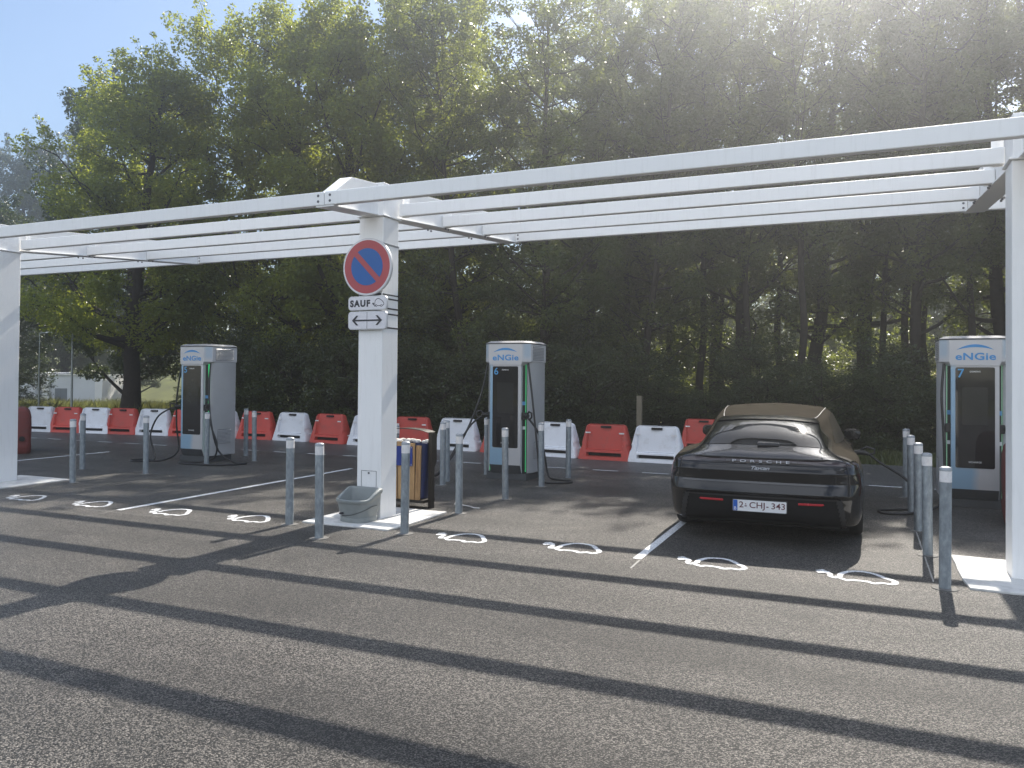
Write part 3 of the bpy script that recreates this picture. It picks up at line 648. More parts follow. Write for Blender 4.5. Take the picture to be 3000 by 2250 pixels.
# ------------------------------------------------------------------ chargers
def make_charger(num, led, cables):
    c = empty('charging_station')
    obj('plinth', MB().box(-.36, .36, .06, .70, 0, .112), M['ch_dark'], c, bevel=.004)
    mb = MB(); mb.prism([(.345, .13), (.405, .205), (.405, .755), (-.405, .755), (-.405, .205), (-.345, .13)], .112, 1.965)
    body = obj('cabinet', mb, M['ch_grey'], c, bevel=.012)
    mb = MB(); mb.prism([(.262, .056), (.338, .129), (-.338, .129), (-.262, .056)], .118, 1.95); obj('side_recess', mb, M['black'], c)
    mb = MB(); mb.prism([(.0, 1.90), (.0, .26), (.055, .116), (.07, .116), (.07, 1.90)], -.282, .282, 'yz'); fp = obj('front_panel', mb, M['wrap'], c, bevel=.008)
    mb = MB(); mb.prism([(-.0035, .248), (.050, .118), (.051, .121), (-.0025, .251)], -.276, .276, 'yz'); obj('skirt', mb, M['ch_dark'], fp)
    # hood with a collar narrowing to the front panel
    top = [(-.302, -.012), (.302, -.012), (.415, .115), (.415, .77), (-.415, .77), (-.415, .115)]
    low = [(-.284, -.009), (.284, -.009), (.30, .10), (.30, .70), (-.30, .70), (-.30, .10)]
    mb = MB(); mb.loft([[(x, y, 1.895) for x, y in low], [(x, y, 1.955) for x, y in top], [(x, y, 2.25) for x, y in top]])
    hood = obj('hood', mb, M['wrap'], c, bevel=.010)
    lid0 = [(x * 1.012, y * 1.0 + (-.004 if y < 0 else .004)) for x, y in top]
    mb = MB(); mb.prism(lid0, 2.2505, 2.266); obj('lid_rim', mb, M['ch_dark'], hood, bevel=.003)
    mb = MB(); mb.loft([[(x, y, 2.2665) for x, y in lid0], [(x * .86, y * .86 + .06, 2.302) for x, y in lid0]]); obj('lid', mb, M['ch_lid'], hood, bevel=.003)
    # louvres
    for s in (-1, 1):
        mb = MB()
        for i in range(9):
            z = 2.0 + i * .0255; mb.prism([(s * .4155, z), (s * .425, z - .010), (s * .425, z + .001), (s * .4155, z + .013)], .20, .66, 'xz')
        v = obj('vent', mb, M['ch_grey'], hood)
        mb = MB(); mb.box(min(s * .4152, s * .4162), max(s * .4152, s * .4162), .195, .665, 1.985, 2.225); obj('vent_backing', mb, M['ch_dark'], hood)
        mb = MB()
        for i in range(10):
            z = .36 + i * .027; mb.prism([(s * .4057, z), (s * .415, z - .010), (s * .415, z), (s * .4057, z + .013)], .28, .62, 'xz')
        obj('vent', mb, M['ch_grey'], body)
        mb = MB(); mb.box(min(s * .4052, s * .4062), max(s * .4052, s * .4062), .275, .625, .345, .625); obj('vent_backing', mb, M['ch_dark'], body)
        mb = MB(); mb.box(s * .323 - .0045, s * .323 + .0045, .106, .122, .14, 1.945); obj('light_strip', mb, M[led[0 if s < 0 else 1]], c)
        mb = MB(); mb.prism([(s * .28, .066), (s * .325, .110), (s * .326, .109), (s * .281, .065)], 1.24, 1.30); obj('label', mb, M['label_blue'], c)
        mb = MB(); mb.prism([(s * .285, .070), (s * .322, .106), (s * .323, .105), (s * .286, .069)], .84, .89); obj('label', mb, M['label_white'], c)
        # holster
        mb = MB(); mb.box(s * .31 - .04, s * .31 + .04, .03, .12, 1.0, 1.12); obj('holster', mb, M['black'], c, bevel=.01)
    # display
    d = obj('display', MB().prism(rrect(.458, 1.345, .022, 5, 0, 1.207), -.005, .003, 'xz'), M['black_gloss'], c)
    mb = MB(); mb.prism(rrect(.30, .50, .01, 3, 0, 1.36), -.0062, -.0051, 'xz'); obj('screen', mb, M['screen'], d)
    obj('number', fit_text(num, .075, .118, .0012, .012), M['logo_blue2'], d, loc=(-.165, -.0068, 1.80))
    obj('maker_lettering', fit_text('SIEMENS', .125, .021, .001, .015, 1.05), M['label_white'], d, loc=(.0, -.0066, 1.822))
    obj('maker_lettering', fit_text('SICHARGE', .15, .024, .001, .004, 1.05), M['label_white'], d, loc=(.0, -.0066, .615))
    # operator logo: swoosh and lettering
    mb = MB(); t_, b_ = [], []
    for i in range(25):
        u = -1 + 2 * i / 24; x = .215 * u; t_.append((x, -.0135, 2.105 + .072 * (1 - u * u) + .01)); b_.append((x, -.0135, 2.105 + .036 * (1 - u * u) + .008))
    mb.add(t_ + b_, [(i, i + 1, 25 + i + 1, 25 + i) for i in range(24)]); obj('logo_arc', mb, M['logo_blue'], hood)
    obj('logo_lettering', fit_text('eNGie', .47, .098, .0014, .025, 1.05), M['logo_blue'], hood, loc=(.005, -.0136, 2.025))
    # cables and plugs
    for kind, pts in cables:
        cab = obj('cable', MB().tube(catmull(pts, 10), .0165, 10), M['rubber'], c, smooth=60)
        pl = pts[-1]; s = -1 if pl[0] < 0 else 1
        if kind == 'car': s = 1
        mb = MB()
        if kind == 'holster':
            mb.tube([(s * .33, .055, 1.06), (s * .37, .02, 1.075), (s * .42, -.02, 1.07)], [.034, .036, .03], 10)
            mb.tube([(s * .40, 0, 1.09), (s * .44, -.03, 1.14), (s * .50, -.06, 1.12), (s * .50, -.06, 1.05), (s * .455, -.035, 1.015), (s * .41, -.01, 1.04)], .016, 8)
        elif kind == 'car':
            x, y, z = pl
            mb.tube([(x - .20, y + .02, z + .02), (x - .10, y + .01, z + .03), (x - .02, y, z + .01)], [.036, .038, .026], 10)
            mb.tube([(x - .12, y + .01, z + .06), (x - .04, y, z + .105), (x + .055, y, z + .075), (x + .05, y, z + .02), (x - .02, y, z)], .015, 8)
        if mb.v: obj('connector', mb, M['black'], cab, smooth=50)
    return c
M['screen'] = simple('dark_screen', (0.016, 0.017, 0.020), 0.10, rvar=0.02)
M['logo_blue2'] = simple('number_blue', (0.06, 0.30, 0.58), 0.45)
led_off = 'ch_grey'
c5 = make_charger('5', ('led', 'led'), [
    ('holster', [(.37, .10, 1.93), (.44, .0, 1.4), (.56, -.06, .8), (.72, -.02, .25), (1.0, .1, .03), (1.25, .15, .018), (1.1, -.25, .018), (.7, -.40, .018), (.2, -.42, .018), (.05, -.3, .018), (.3, -.15, .02), (.62, -.05, .10), (.72, -.06, .36), (.6, -.07, .66), (.47, -.04, .9), (.42, -.02, 1.03)]),
    ('holster', [(-.37, .10, 1.93), (-.44, .05, 1.3), (-.50, .1, .7), (-.45, .1, .2), (-.50, -.2, .03), (-.85, -.55, .018), (-1.1, -.45, .018), (-1.0, -.2, .018), (-.7, -.25, .03), (-.78, -.2, .2), (-.93, -.15, .5), (-.80, -.1, .85), (-.56, -.03, 1.02), (-.42, -.02, 1.05)])])
c5.location = (-12.06, 11.68, 0); tag(c5, 'silver charging station numbered 5 with bright green strip, in shade on the left', 'charger', 'electric car charging stations')
c6 = make_charger('6', ('led_mid', 'led_mid'), [
    ('holster', [(.37, .10, 1.93), (.46, .05, 1.4), (.55, .0, .8), (.60, -.02, .4), (.64, -.05, .12), (.75, -.12, .025), (.98, -.05, .018), (1.12, .12, .018), (1.06, .26, .018), (.85, .32, .018), (.62, .42, .05), (.56, .4, .35), (.58, .2, .62), (.54, .04, .86), (.42, -.02, 1.04)]),
    ('holster', [(-.37, .10, 1.93), (-.46, .02, 1.4), (-.62, -.18, .8), (-.80, -.40, .35), (-.95, -.62, .10), (-1.15, -.80, .022), (-1.35, -.72, .018), (-1.38, -.45, .018), (-1.15, -.35, .03), (-.92, -.42, .18), (-.74, -.30, .55), (-.56, -.14, .9), (-.42, -.02, 1.05)])])
c6.location = (-5.455, 11.98, 0); tag(c6, 'silver charging station numbered 6 behind the wooden litter bin', 'charger', 'electric car charging stations')
c7 = make_charger('7', ('led_dim', 'led_dim'), [
    ('car', [(-.36, .09, 1.93), (-.39, .04, 1.5), (-.37, .02, 1.0), (-.36, -.02, .5), (-.38, -.1, .12), (-.55, -.5, .02), (-.85, -.98, .018), (-1.12, -1.05, .018), (-1.17, -.85, .018), (-.98, -.68, .018), (-.74, -.62, .05), (-.72, -.55, .22), (-.86, -.40, .40), (-1.15, -.30, .58), (-1.275, -.28, .68)]),
    ('holster', [(.37, .10, 1.93), (.46, .05, 1.4), (.55, .0, .8), (.60, -.02, .4), (.62, .1, .08), (.75, .2, .02), (.62, .35, .05), (.56, .35, .35), (.56, .2, .62), (.52, .04, .86), (.42, -.02, 1.04)])])
c7.location = (1.325, 12.2, 0); tag(c7, 'silver charging station numbered 7 with a cable plugged into the black car', 'charger', 'electric car charging stations')

# ------------------------------------------------------------------ litter bin
b = empty('litter_bin', (-5.47, 9.0, 0)); tag(b, 'wood slatted litter bin with blue plate and dark steel posts behind the column', 'litter bin')
for s in (-1, 1):
    mb = MB(); x0 = s * .33
    mb.prism([(-.035, -.02), (.035, -.02), (.035, .52), (.09, .60), (.09, .93), (.035, .975), (-.035, .975)], x0 - .028, x0 + .028, 'yz'); obj('post', mb, M['bin_metal'], b, bevel=.003)
mb = MB(); pts = catmull([(-.33, 0, .975), (-.22, -.02, 1.005), (0, -.03, 1.02), (.22, -.02, 1.005), (.33, 0, .975)], 6)
mb.loft([[p + Vector((0, dy, dz)) for dy, dz in ((-.10, 0), (.10, 0), (.10, .006), (-.10, .006))] for p in pts]); obj('lid', mb, M['bin_metal'], b, smooth=30)
rb = random.Random(3); mb = MB()
for side in (0, 2):
    nsl = 6
    for i in range(nsl):
        t = -.5 + (i + .5) / nsl
        for_w = .072 + rb.uniform(-.006, .008); top = .845 + (-.035 if i % 2 else .0) + rb.uniform(-.02, .02); lean = rb.uniform(-.008, .008)
        bx = t * .50; hx = for_w / 2
        q = [(bx - hx, .115), (bx + hx, .115), (bx * 1.12 + hx + lean, top), (bx * 1.12 - hx + lean, top)]
        Rm = Matrix.Rotation(side * math.pi / 2, 4, 'Z')
        vs = [Rm @ Vector((a, -.125 - .03 * (z / .8) - d, z)) for d in (0, .022) for a, z in q]
        mb.add(vs, [(0, 3, 2, 1), (4, 5, 6, 7), (0, 1, 5, 4), (1, 2, 6, 5), (2, 3, 7, 6), (3, 0, 4, 7)])
obj('slat', mb, M['wood'], b, bevel=.002)
mb = MB(); mb.loft([[(x, y, z) for x, y in rrect(w_, d_, .06, 5)] for w_, d_, z in ((.50, .20, .125), (.58, .24, .80), (.585, .245, .835), (.55, .22, .842), (.53, .20, .78))]); obj('liner', mb, M['bin_bag'], b, smooth=40)
obj('bin_plate', MB().box(-.14, .155, -.188, -.182, .55, .80), M['bin_blue'], b)
mb = MB()
for x in (-.125, .14):
    for z in (.565, .785): mb.prism([(x + .006 * math.cos(a), z + .006 * math.sin(a)) for a in (0, 1.05, 2.1, 3.14, 4.19, 5.24)], -.1905, -.1885, 'xz')
obj('screw', mb, M['label_white'], b)
obj('floor_plate', MB().box(-.305, .305, -.14, .14, .075, .112), M['bin_metal'], b)
mb = MB(); rb = random.Random(8)
for i in range(16):
    x, y = rb.uniform(-.22, .24), rb.uniform(-.09, .09); r0 = rb.uniform(.03, .055)
    mb.lathe([(r0 * .6, -.02), (r0, .0), (r0 * .8, .018), (.004, .026)], 7, (x, y, .852 + rb.uniform(-.006, .01)))
tag(obj('crumpled_paper', mb, M['paper'], loc=(-5.42, 9.0, 0)), 'crumpled white paper heaped on top of the wooden litter bin', 'litter')
mb = MB(); mb.lathe([(.02, -.01), (.045, 0), (.035, .015), (.005, .022)], 6, (-5.66, 8.95, .868)); tag(obj('orange_wrapper', mb, M['orange']), 'small orange wrapper on the rim of the wooden litter bin', 'litter')
mb = MB(); mb.tube(catmull([(-5.05, 9.55, .01), (-4.98, 9.35, .01), (-4.9, 9.3, .02), (-4.8, 9.32, .01), (-4.72, 9.28, .01), (-4.62, 9.2, .012), (-4.55, 9.22, .01)], 6), .0065, 5); tag(obj('string', mb, M['paper']), 'pale frayed string lying on the asphalt right of the litter bin', 'string')

# ------------------------------------------------------------------ grey tub by the column
t = empty('plastic_tub', (-5.41, 7.75, .018)); tag(t, 'grey plastic tub with a raised back rim against the signed column', 'tub'); t.rotation_euler = (0, 0, R(-4))
def ring(w, d, z0, zrise):
    out = []
    for k in range(44):
        a = 2 * math.pi * k / 44; c, q = math.cos(a), math.sin(a); e = 2 / 2.5 if q < 0 else 2 / 7
        x = w / 2 * math.copysign(abs(c) ** e, c); y = d / 2 * math.copysign(abs(q) ** e, q)
        f = max(0, min(1, (y + d * .30) / (d * .62))); f = f * f * (3 - 2 * f); out.append((x, y, z0 + zrise * f))
    return out
mb = MB()
seq = [ring(.37, .30, 0, 0), ring(.39, .32, .004, 0), ring(.39, .32, .055, 0), ring(.38, .31, .059, 0), ring(.385, .315, .064, 0), ring(.42, .35, .14, .01), ring(.445, .375, .20, .05), ring(.455, .385, .222, .085), ring(.475, .405, .228, .088), ring(.487, .417, .242, .096), ring(.482, .412, .258, .104), ring(.460, .39, .264, .106), ring(.415, .345, .262, .104), ring(.395, .325, .248, .098), ring(.375, .30, .15, .0), ring(.34, .26, .09, 0)]
mb.loft(seq); obj('shell', mb, M['tub'], t, smooth=50)
mb = MB(); pts = []
for u in range(25):
    q = u / 24; a = R(-115 + 118 * q); zz = .075 + .125 * max(0, q - .1) ** 1.15; w_ = .392 + (zz - .064) / .136 * .06; d_ = .322 + (zz - .064) / .136 * .06
    c, v = math.cos(a), math.sin(a); e = 2 / 2.5 if v < 0 else 2 / 7
    pts.append((w_ / 2 * math.copysign(abs(c) ** e, c), d_ / 2 * math.copysign(abs(v) ** e, v), zz))
mb.tube(pts, .004, 5); obj('moulded_line', mb, M['ch_dark'], t)
obj('divider', MB().box(-.006, .006, -.10, .13, .085, .215), M['tub'], t, bevel=.004)
mb = MB(); mb.prism([(-.085 + .026 * math.cos(a * .2618), .105 + .012 * math.sin(a * .2618)) for a in range(24)], -.193, -.170, 'xz'); obj('badge', mb, M['sign_black'], t)

# ------------------------------------------------------------------ black car
CAGE = [  # stations from the middle of the tail round the right side to the nose; levels from the sill to the roof centre line
 [(0,.25,.20),(0,.05,.275),(0,.0,.45),(0,-.005,.63),(0,.03,.80),(0,.065,.893),(0,.28,1.0),(0,.60,1.144),(0,.97,1.268),(0,1.45,1.325),(0,2.0,1.360)],
 [(.35,.26,.20),(.35,.055,.27),(.38,.008,.45),(.40,.002,.63),(.40,.035,.80),(.40,.072,.891),(.33,.285,.999),(.30,.605,1.140),(.29,.985,1.261),(.16,1.46,1.324),(0,2.05,1.362)],
 [(.62,.30,.20),(.64,.085,.25),(.68,.04,.45),(.70,.03,.63),(.70,.065,.795),(.68,.11,.884),(.59,.335,.983),(.545,.655,1.116),(.495,1.05,1.238),(.29,1.6,1.324),(0,2.2,1.368)],
 [(.80,.42,.20),(.86,.22,.24),(.89,.17,.45),(.90,.15,.63),(.88,.18,.785),(.845,.215,.868),(.675,.47,.965),(.585,.82,1.10),(.535,1.2,1.232),(.33,1.8,1.334),(0,2.35,1.374)],
 [(.86,.62,.20),(.95,.50,.24),(.98,.48,.45),(.985,.46,.62),(.965,.49,.775),(.905,.54,.878),(.72,.80,.965),(.64,1.15,1.11),(.57,1.5,1.252),(.36,2.0,1.344),(0,2.5,1.378)],
 [(.88,1.1,.20),(.97,1.1,.24),(1.0,1.1,.45),(1.0,1.1,.62),(.982,1.1,.77),(.925,1.1,.89),(.77,1.3,.945),(.695,1.55,1.11),(.605,1.9,1.285),(.38,2.2,1.354),(0,2.6,1.381)],
 [(.86,1.9,.20),(.93,1.9,.25),(.955,1.9,.45),(.96,1.9,.60),(.955,1.9,.74),(.93,1.9,.85),(.83,2.0,.92),(.745,2.15,1.11),(.635,2.35,1.305),(.40,2.5,1.360),(0,2.75,1.381)],
 [(.86,2.6,.20),(.93,2.6,.25),(.95,2.6,.45),(.955,2.6,.60),(.95,2.6,.74),(.925,2.6,.84),(.85,2.6,.915),(.76,2.65,1.11),(.645,2.7,1.31),(.40,2.75,1.358),(0,2.95,1.377)],
 [(.86,3.2,.20),(.93,3.2,.25),(.955,3.2,.45),(.96,3.2,.60),(.955,3.2,.74),(.93,3.2,.84),(.85,3.1,.91),(.765,3.05,1.10),(.645,3.0,1.295),(.40,3.0,1.345),(0,3.15,1.365)],
 [(.86,3.95,.20),(.95,3.95,.25),(.97,3.95,.45),(.98,3.95,.60),(.965,3.95,.75),(.90,3.95,.83),(.73,3.78,.92),(.68,3.45,1.08),(.60,3.15,1.27),(.36,3.1,1.33),(0,3.3,1.35)],
 [(.72,4.5,.20),(.82,4.55,.25),(.84,4.6,.45),(.83,4.6,.58),(.78,4.52,.68),(.66,4.4,.75),(.52,3.9,.91),(.50,3.6,1.06),(.45,3.25,1.26),(.25,3.2,1.32),(0,3.4,1.34)],
 [(0,4.75,.20),(0,4.9,.25),(0,4.95,.45),(0,4.93,.56),(0,4.82,.64),(0,4.62,.72),(0,4.0,.90),(0,3.75,1.04),(0,3.4,1.22),(0,3.35,1.29),(0,3.5,1.33)]]
G = np.array(CAGE, float).transpose(1, 0, 2)        # level k, station j
SUB = 16
def cr_matrix(n, sub, mirror_start):
    ts = np.arange((n - 1) * sub + 1) / sub; Wt = np.zeros((len(ts), n))
    for r, t in enumerate(ts):
        i = min(int(t), n - 2); f = t - i
        w = [.5 * (-f + 2 * f * f - f ** 3), .5 * (2 - 5 * f * f + 3 * f ** 3), .5 * (f + 4 * f * f - 3 * f ** 3), .5 * (-f * f + f ** 3)]
        for q, wt in zip((i - 1, i, i + 1, i + 2), w):
            if q < 0: Wt[r, 0] += 2 * wt; Wt[r, 1] -= wt
            elif q > n - 1: Wt[r, n - 1] += 2 * wt; Wt[r, n - 2] -= wt
            else: Wt[r, q] += wt
    return Wt
# mirror across the centre so that tail and nose are smooth: reflect stations
nk, nj = G.shape[:2]
Gm = np.concatenate([G[:, 1:2] * np.array([-1, 1, 1]), G, G[:, -2:-1] * np.array([-1, 1, 1])], axis=1)
Wk = cr_matrix(nk, SUB, False); Wj = cr_matrix(nj + 2, SUB, False)
D = np.einsum('ak,kjc->ajc', Wk, Gm); D = np.einsum('bj,ajc->abc', Wj, D)[:, SUB:-SUB]
D[:, 0, 0] = 0; D[:, -1, 0] = 0
D[..., 0] = np.maximum(D[..., 0], 0)
def carve(D):
    Tu = np.gradient(D, axis=0); Tv = np.gradient(D, axis=1); n = np.cross(Tv, Tu); n /= (np.linalg.norm(n, axis=2, keepdims=True) + 1e-9)
    z = D[..., 2]; back = np.clip((1.0 - D[..., 1]) / .5, 0, 1) * np.clip((np.abs(n[..., 1]) - .25) / .45, 0, 1)
    zz = [.20, .40, .515, .535, .64, .655, .742, .756, .80, .822, .832, .884, .890, .905, .97]
    dy = [0, .0, .006, -.020, .022, .026, -.004, -.018, .004, .010, .026, .024, -.012, 0, 0]
    sides = np.clip((1.08 - np.abs(D[..., 0])) / .16, 0, 1)
    D[..., 1] += np.interp(z, zz, dy) * back * sides
carve(D)
Tu = np.gradient(D, axis=0); Tv = np.gradient(D, axis=1); Nn = np.cross(Tv, Tu); Nn /= (np.linalg.norm(Nn, axis=2, keepdims=True) + 1e-9)
if (Nn[5 * SUB, 5 * SUB] @ np.array([1, 0, .2])) < 0: Nn = -Nn
def car_patch(fn, off, both=True, thick=0.0):
    """faces of the right half where fn(level, station, x, y, z) is true, mirrored"""
    A, B = D.shape[:2]; mb = MB(); P = D + Nn * off
    K = (np.arange(A - 1) + .5) / SUB; J = (np.arange(B - 1) + .5) / SUB
    C = (D[:-1, :-1] + D[1:, :-1] + D[:-1, 1:] + D[1:, 1:]) / 4
    for s in (1, -1):
        if s < 0 and not both: break
        idx = {}; vs = []; fs = []
        def vid(a, b):
            if (a, b) not in idx: idx[(a, b)] = len(vs); p = P[a, b]; vs.append((p[0] * s, p[1], p[2]))
            return idx[(a, b)]
        for a in range(A - 1):
            for b_ in range(B - 1):
                if fn(K[a], J[b_], *C[a, b_]):
                    q = [vid(a, b_), vid(a, b_ + 1), vid(a + 1, b_ + 1), vid(a + 1, b_)]
                    fs.append(q if s > 0 else q[::-1])
        mb.add(vs, fs)
    return mb
def pmesh(name, mb, m, parent, weld=True):
    me = bpy.data.meshes.new(name); me.from_pydata(mb.v, [], mb.f)
    bm = bmesh.new(); bm.from_mesh(me); bmesh.ops.remove_doubles(bm, verts=bm.verts, dist=1e-4); bmesh.ops.recalc_face_normals(bm, faces=bm.faces); bm.to_mesh(me); bm.free()
    o = obj(name, me, m, parent); me.shade_smooth(); return o
car = empty('parked_car', (-0.985, 8.44, 0), R(2.4)); tag(car, 'dusty black estate car parked nose-in and charging, seen from behind', 'car')
def arch(y, z): return min((y - 1.10) ** 2 + (z - .36) ** 2, (y - 4.0) ** 2 + (z - .36) ** 2) < .385 ** 2
body = pmesh('body', car_patch(lambda k, j, x, y, z: not (arch(y, z) and x > .7 and z < .80), 0.0), M['paint'], car)
# underside and wheel wells
mb = MB(); mb.box(-.84, .84, .28, 4.7, .17, .23); mb.box(-.70, .70, .75, 1.5, .231, .75); mb.box(-.70, .70, 3.6, 4.4, .231, .70); obj('underbody', mb, M['diffuser'], car)
win = pmesh('rear_window', car_patch(lambda k, j, x, y, z: 6.04 < k < 7.72 and j < (2.62 if k < 7.3 else 2.5) and not (j > 2.45 and k < 6.15), .004), M['glass'], car)
sp = pmesh('spoiler', car_patch(lambda k, j, x, y, z: 7.72 < k < 8.12 and j < 2.75, .014), M['trim'], car)
rg = pmesh('roof_glass', car_patch(lambda k, j, x, y, z: k > 8.2 and j < 7.6 and x < .585, .004), M['paint'], car)
for s in (1, -1):
    mb = car_patch(lambda k, j, x, y, z: 6.25 < k < 7.72 and 4.45 + (k - 6.25) * .5 < j < 8.6 - (k - 6.25) * .15, .004, False)
    mb.v = [(s * v[0], v[1], v[2]) for v in mb.v]; pmesh('side_window', mb, M['dusty_glass'], car) if 'dusty_glass' in M else None
    if 'dusty_glass' not in M:
        M['dusty_glass'] = simple('dusty_glass', (0.040, 0.034, 0.027), 0.3, var=0.3, scale=6); pmesh('side_window', mb, M['dusty_glass'], car)
lb = pmesh('light_bar', car_patch(lambda k, j, x, y, z: 4.36 < k < 4.92 and j < 3.72, .003), M['lamp_red'], car)
pmesh('deck_lip', car_patch(lambda k, j, x, y, z: 4.93 < k < 5.06 and j < 3.5, .004), M['trim'], car)
df = pmesh('diffuser', car_patch(lambda k, j, x, y, z: .55 < k < 2.36 and j < 2.1 + (2.36 - k) * .33, .004), M['diffuser'], car)
pmesh('diffuser_frame', car_patch(lambda k, j, x, y, z: (2.22 < k < 2.40 and j < 2.2) or (.8 < k <= 2.3 and 2.08 + (2.3 - k) * .33 < j < 2.30 + (2.3 - k) * .33), .014), M['black'], df)
pmesh('bumper_lip', car_patch(lambda k, j, x, y, z: .62 < k < 1.02 and j < 2.5, .016), M['black'], df)
pmesh('bumper_crease', car_patch(lambda k, j, x, y, z: 2.98 < k < 3.1 and j < 2.4, .006), M['trim'], car)
def tail_y(z):
    c = D[:6 * SUB, 0]; return float(np.interp(z, c[:, 2], c[:, 1]))
# tailgate shut lines
def surf(k, j, off=.003): a = int(round(k * SUB)); b_ = int(round(j * SUB)); return D[a, b_] + Nn[a, b_] * off
for s in (1, -1):
    pts = [surf(k / SUB, 2.62) for k in range(int(3.3 * SUB), int(6.2 * SUB))]
    mb = MB(); mb.tube([(s * p[0], p[1], p[2]) for p in pts], .0035, 5); obj('shut_line', mb, M['seam'], body)
    mb = MB(); l0 = [surf(8.2, j / SUB, .004) for j in range(int(2.6 * SUB), int(7.6 * SUB))]; mb.tube([(s * p[0], p[1], p[2]) for p in l0], .006, 6); obj('roof_seam_glint', mb, M['chrome'], body)  # bright metal on the seam stands in for the roof edge's glint
# red glow end of the light bar wrapping on to the wings
pts = [surf(4.5, 3.45 + .02 * i, .008) for i in range(20)]
# lettering
obj('badge_lettering', fit_text('PORSCHE', .56, .026, .006, .012, 1.9), M['chrome'], lb, loc=(0, tail_y(.857) - .010, .857)).rotation_euler = (R(-14), 0, 0)
for s in (-1, 1): obj('badge_dash', MB().box(s * .325 - .02, s * .325 + .02, tail_y(.857) - .009, tail_y(.857) - .004, .8545, .8595), M['chrome'], lb)
obj('model_lettering', fit_text('Taycan', .18, .046, .003, .018, .92, .35), M['chrome'], body, loc=(0, tail_y(.787) - .007, .787)).rotation_euler = (R(-10), 0, 0)
# number plate and reflectors
pl = obj('number_plate', MB().prism(rrect(.52, .112, .008, 3, -.005, .408), -.022, -.012, 'xz'), M['plate'], car); 
obj('plate_border', MB().prism(rrect(.54, .13, .01, 3, -.005, .408), -.013, -.004, 'xz'), M['black'], pl)
obj('plate_band', MB().prism(rrect(.043, .108, .004, 2, -.2415, .408), -.0235, -.0215, 'xz'), M['plate_blue'], pl)
obj('plate_lettering', fit_text('B', .022, .032, .001, .01), M['plate'], pl, loc=(-.2415, -.0245, .378))
obj('plate_lettering', fit_text('2  CHJ  343', .445, .080, .001, .008, 1.0), M['plate_red'], pl, loc=(.019, -.0235, .408))
mb = MB()
mb.box(-.150, -.128, -.0242, -.0222, .400, .410); mb.box(.062, .084, -.0242, -.0222, .400, .410)
mb.prism([(-.139 + .006 * math.cos(a * .5236), .425 + .006 * math.sin(a * .5236)) for a in range(12)], -.0242, -.0222, 'xz'); obj('plate_mark', mb, M['plate_red'], pl)
for s in (-1, 1):
    mb = MB(); mb.prism([(s * .365, .462), (s * .60, .465), (s * .61, .452), (s * .58, .443), (s * .365, .440)], -.018 + .0, .02, 'xz'); o = obj('reflector', mb, M['reflector'], car, bevel=.004); o.location = (0, .012, 0)
# rear wiper
mb = MB(); mb.loft([[Vector((x, y, z)) for x, y, z in r] for r in (
    [(-.05, .30, 1.012), (-.05, .262, .998), (-.05, .27, 1.030), (-.05, .31, 1.045)], [(.17, .315, 1.015), (.17, .275, 1.0), (.17, .285, 1.026), (.17, .32, 1.037)])]); wp = obj('wiper', mb, M['black'], car, bevel=.01)
mb = MB(); mb.tube([(.16, .315, 1.02), (.33, .345, 1.022)], .011, 6); obj('wiper_blade', mb, M['black'], wp)
# mirrors, port flap, wheels
for s in (-1, 1):
    mb = MB(); mb.loft([[(s * x, 3.35 + dy, z) for x, z in rrect(.21 * f, .15 * f, .06 * f, 5, .955, .955)] for dy, f in ((0, .75), (.02, .98), (.07, 1.0), (.14, .7), (.17, .35))]); obj('mirror', mb, M['paint'], car, smooth=40)
    mb = MB(); mb.box(min(s * .80, s * .90), max(s * .80, s * .90), 3.36, 3.42, .895, .925); obj('mirror_arm', mb, M['black'], car)
def make_wheel(wd):
    w = empty('wheel'); w.parent = car
    mb = MB(); prof = [(.255, -wd / 2), (.335, -wd / 2 + .004), (.353, -wd / 2 + .025), (.360, -wd / 2 + .06), (.360, wd / 2 - .06), (.353, wd / 2 - .025), (.335, wd / 2 - .004), (.255, wd / 2)]
    for zz in (-.06, -.02, .02, .06): pass
    mb.lathe(prof, 40); mb.v = [(z, y, x) for x, y, z in mb.v]; obj('tyre', mb, M['tyre'], w, smooth=35)
    mb = MB()
    for i in range(5):
        Rm = Matrix.Rotation(i * 2 * math.pi / 5, 4, 'X')
        for q in (-.05, .05): mb.box(.10, .13, q - .016, q + .016, .05, .25, Rm)
    mb2 = MB(); mb2.lathe([(.03, .09), (.06, .125), (.255, .125), (.255, .09)], 30); mb2.v = [(z, y, x) for x, y, z in mb2.v]; 
    obj('rim', mb, M['rim'], w, bevel=.004)
    mb = MB(); mb.lathe([(.02, -.02), (.254, -.02), (.254, .0), (.02, .0)], 30); mb.v = [(z, y, x) for x, y, z in mb.v]; obj('brake_disc', mb, M['black'], w)
    return w
for x, y, wd in ((.845, 1.10, .30), (-.845, 1.10, .30), (.845, 4.0, .26), (-.845, 4.0, .26)):
    w = make_wheel(wd); w.location = (x, y, .36); 
    if x < 0: w.rotation_euler = (0, 0, math.pi)

# ------------------------------------------------------------------ vegetation
def np_mesh(name, V, F):
    me = bpy.data.meshes.new(name); V = np.ascontiguousarray(V, np.float32); F = np.ascontiguousarray(F, np.int32); n, k = F.shape
    me.vertices.add(len(V)); me.vertices.foreach_set('co', V.ravel()); me.loops.add(n * k); me.loops.foreach_set('vertex_index', F.ravel())
    me.polygons.add(n); me.polygons.foreach_set('loop_start', np.arange(0, n * k, k, dtype=np.int32)); me.polygons.foreach_set('loop_total', np.full(n, k, np.int32))
    me.update(); me.validate(); return me

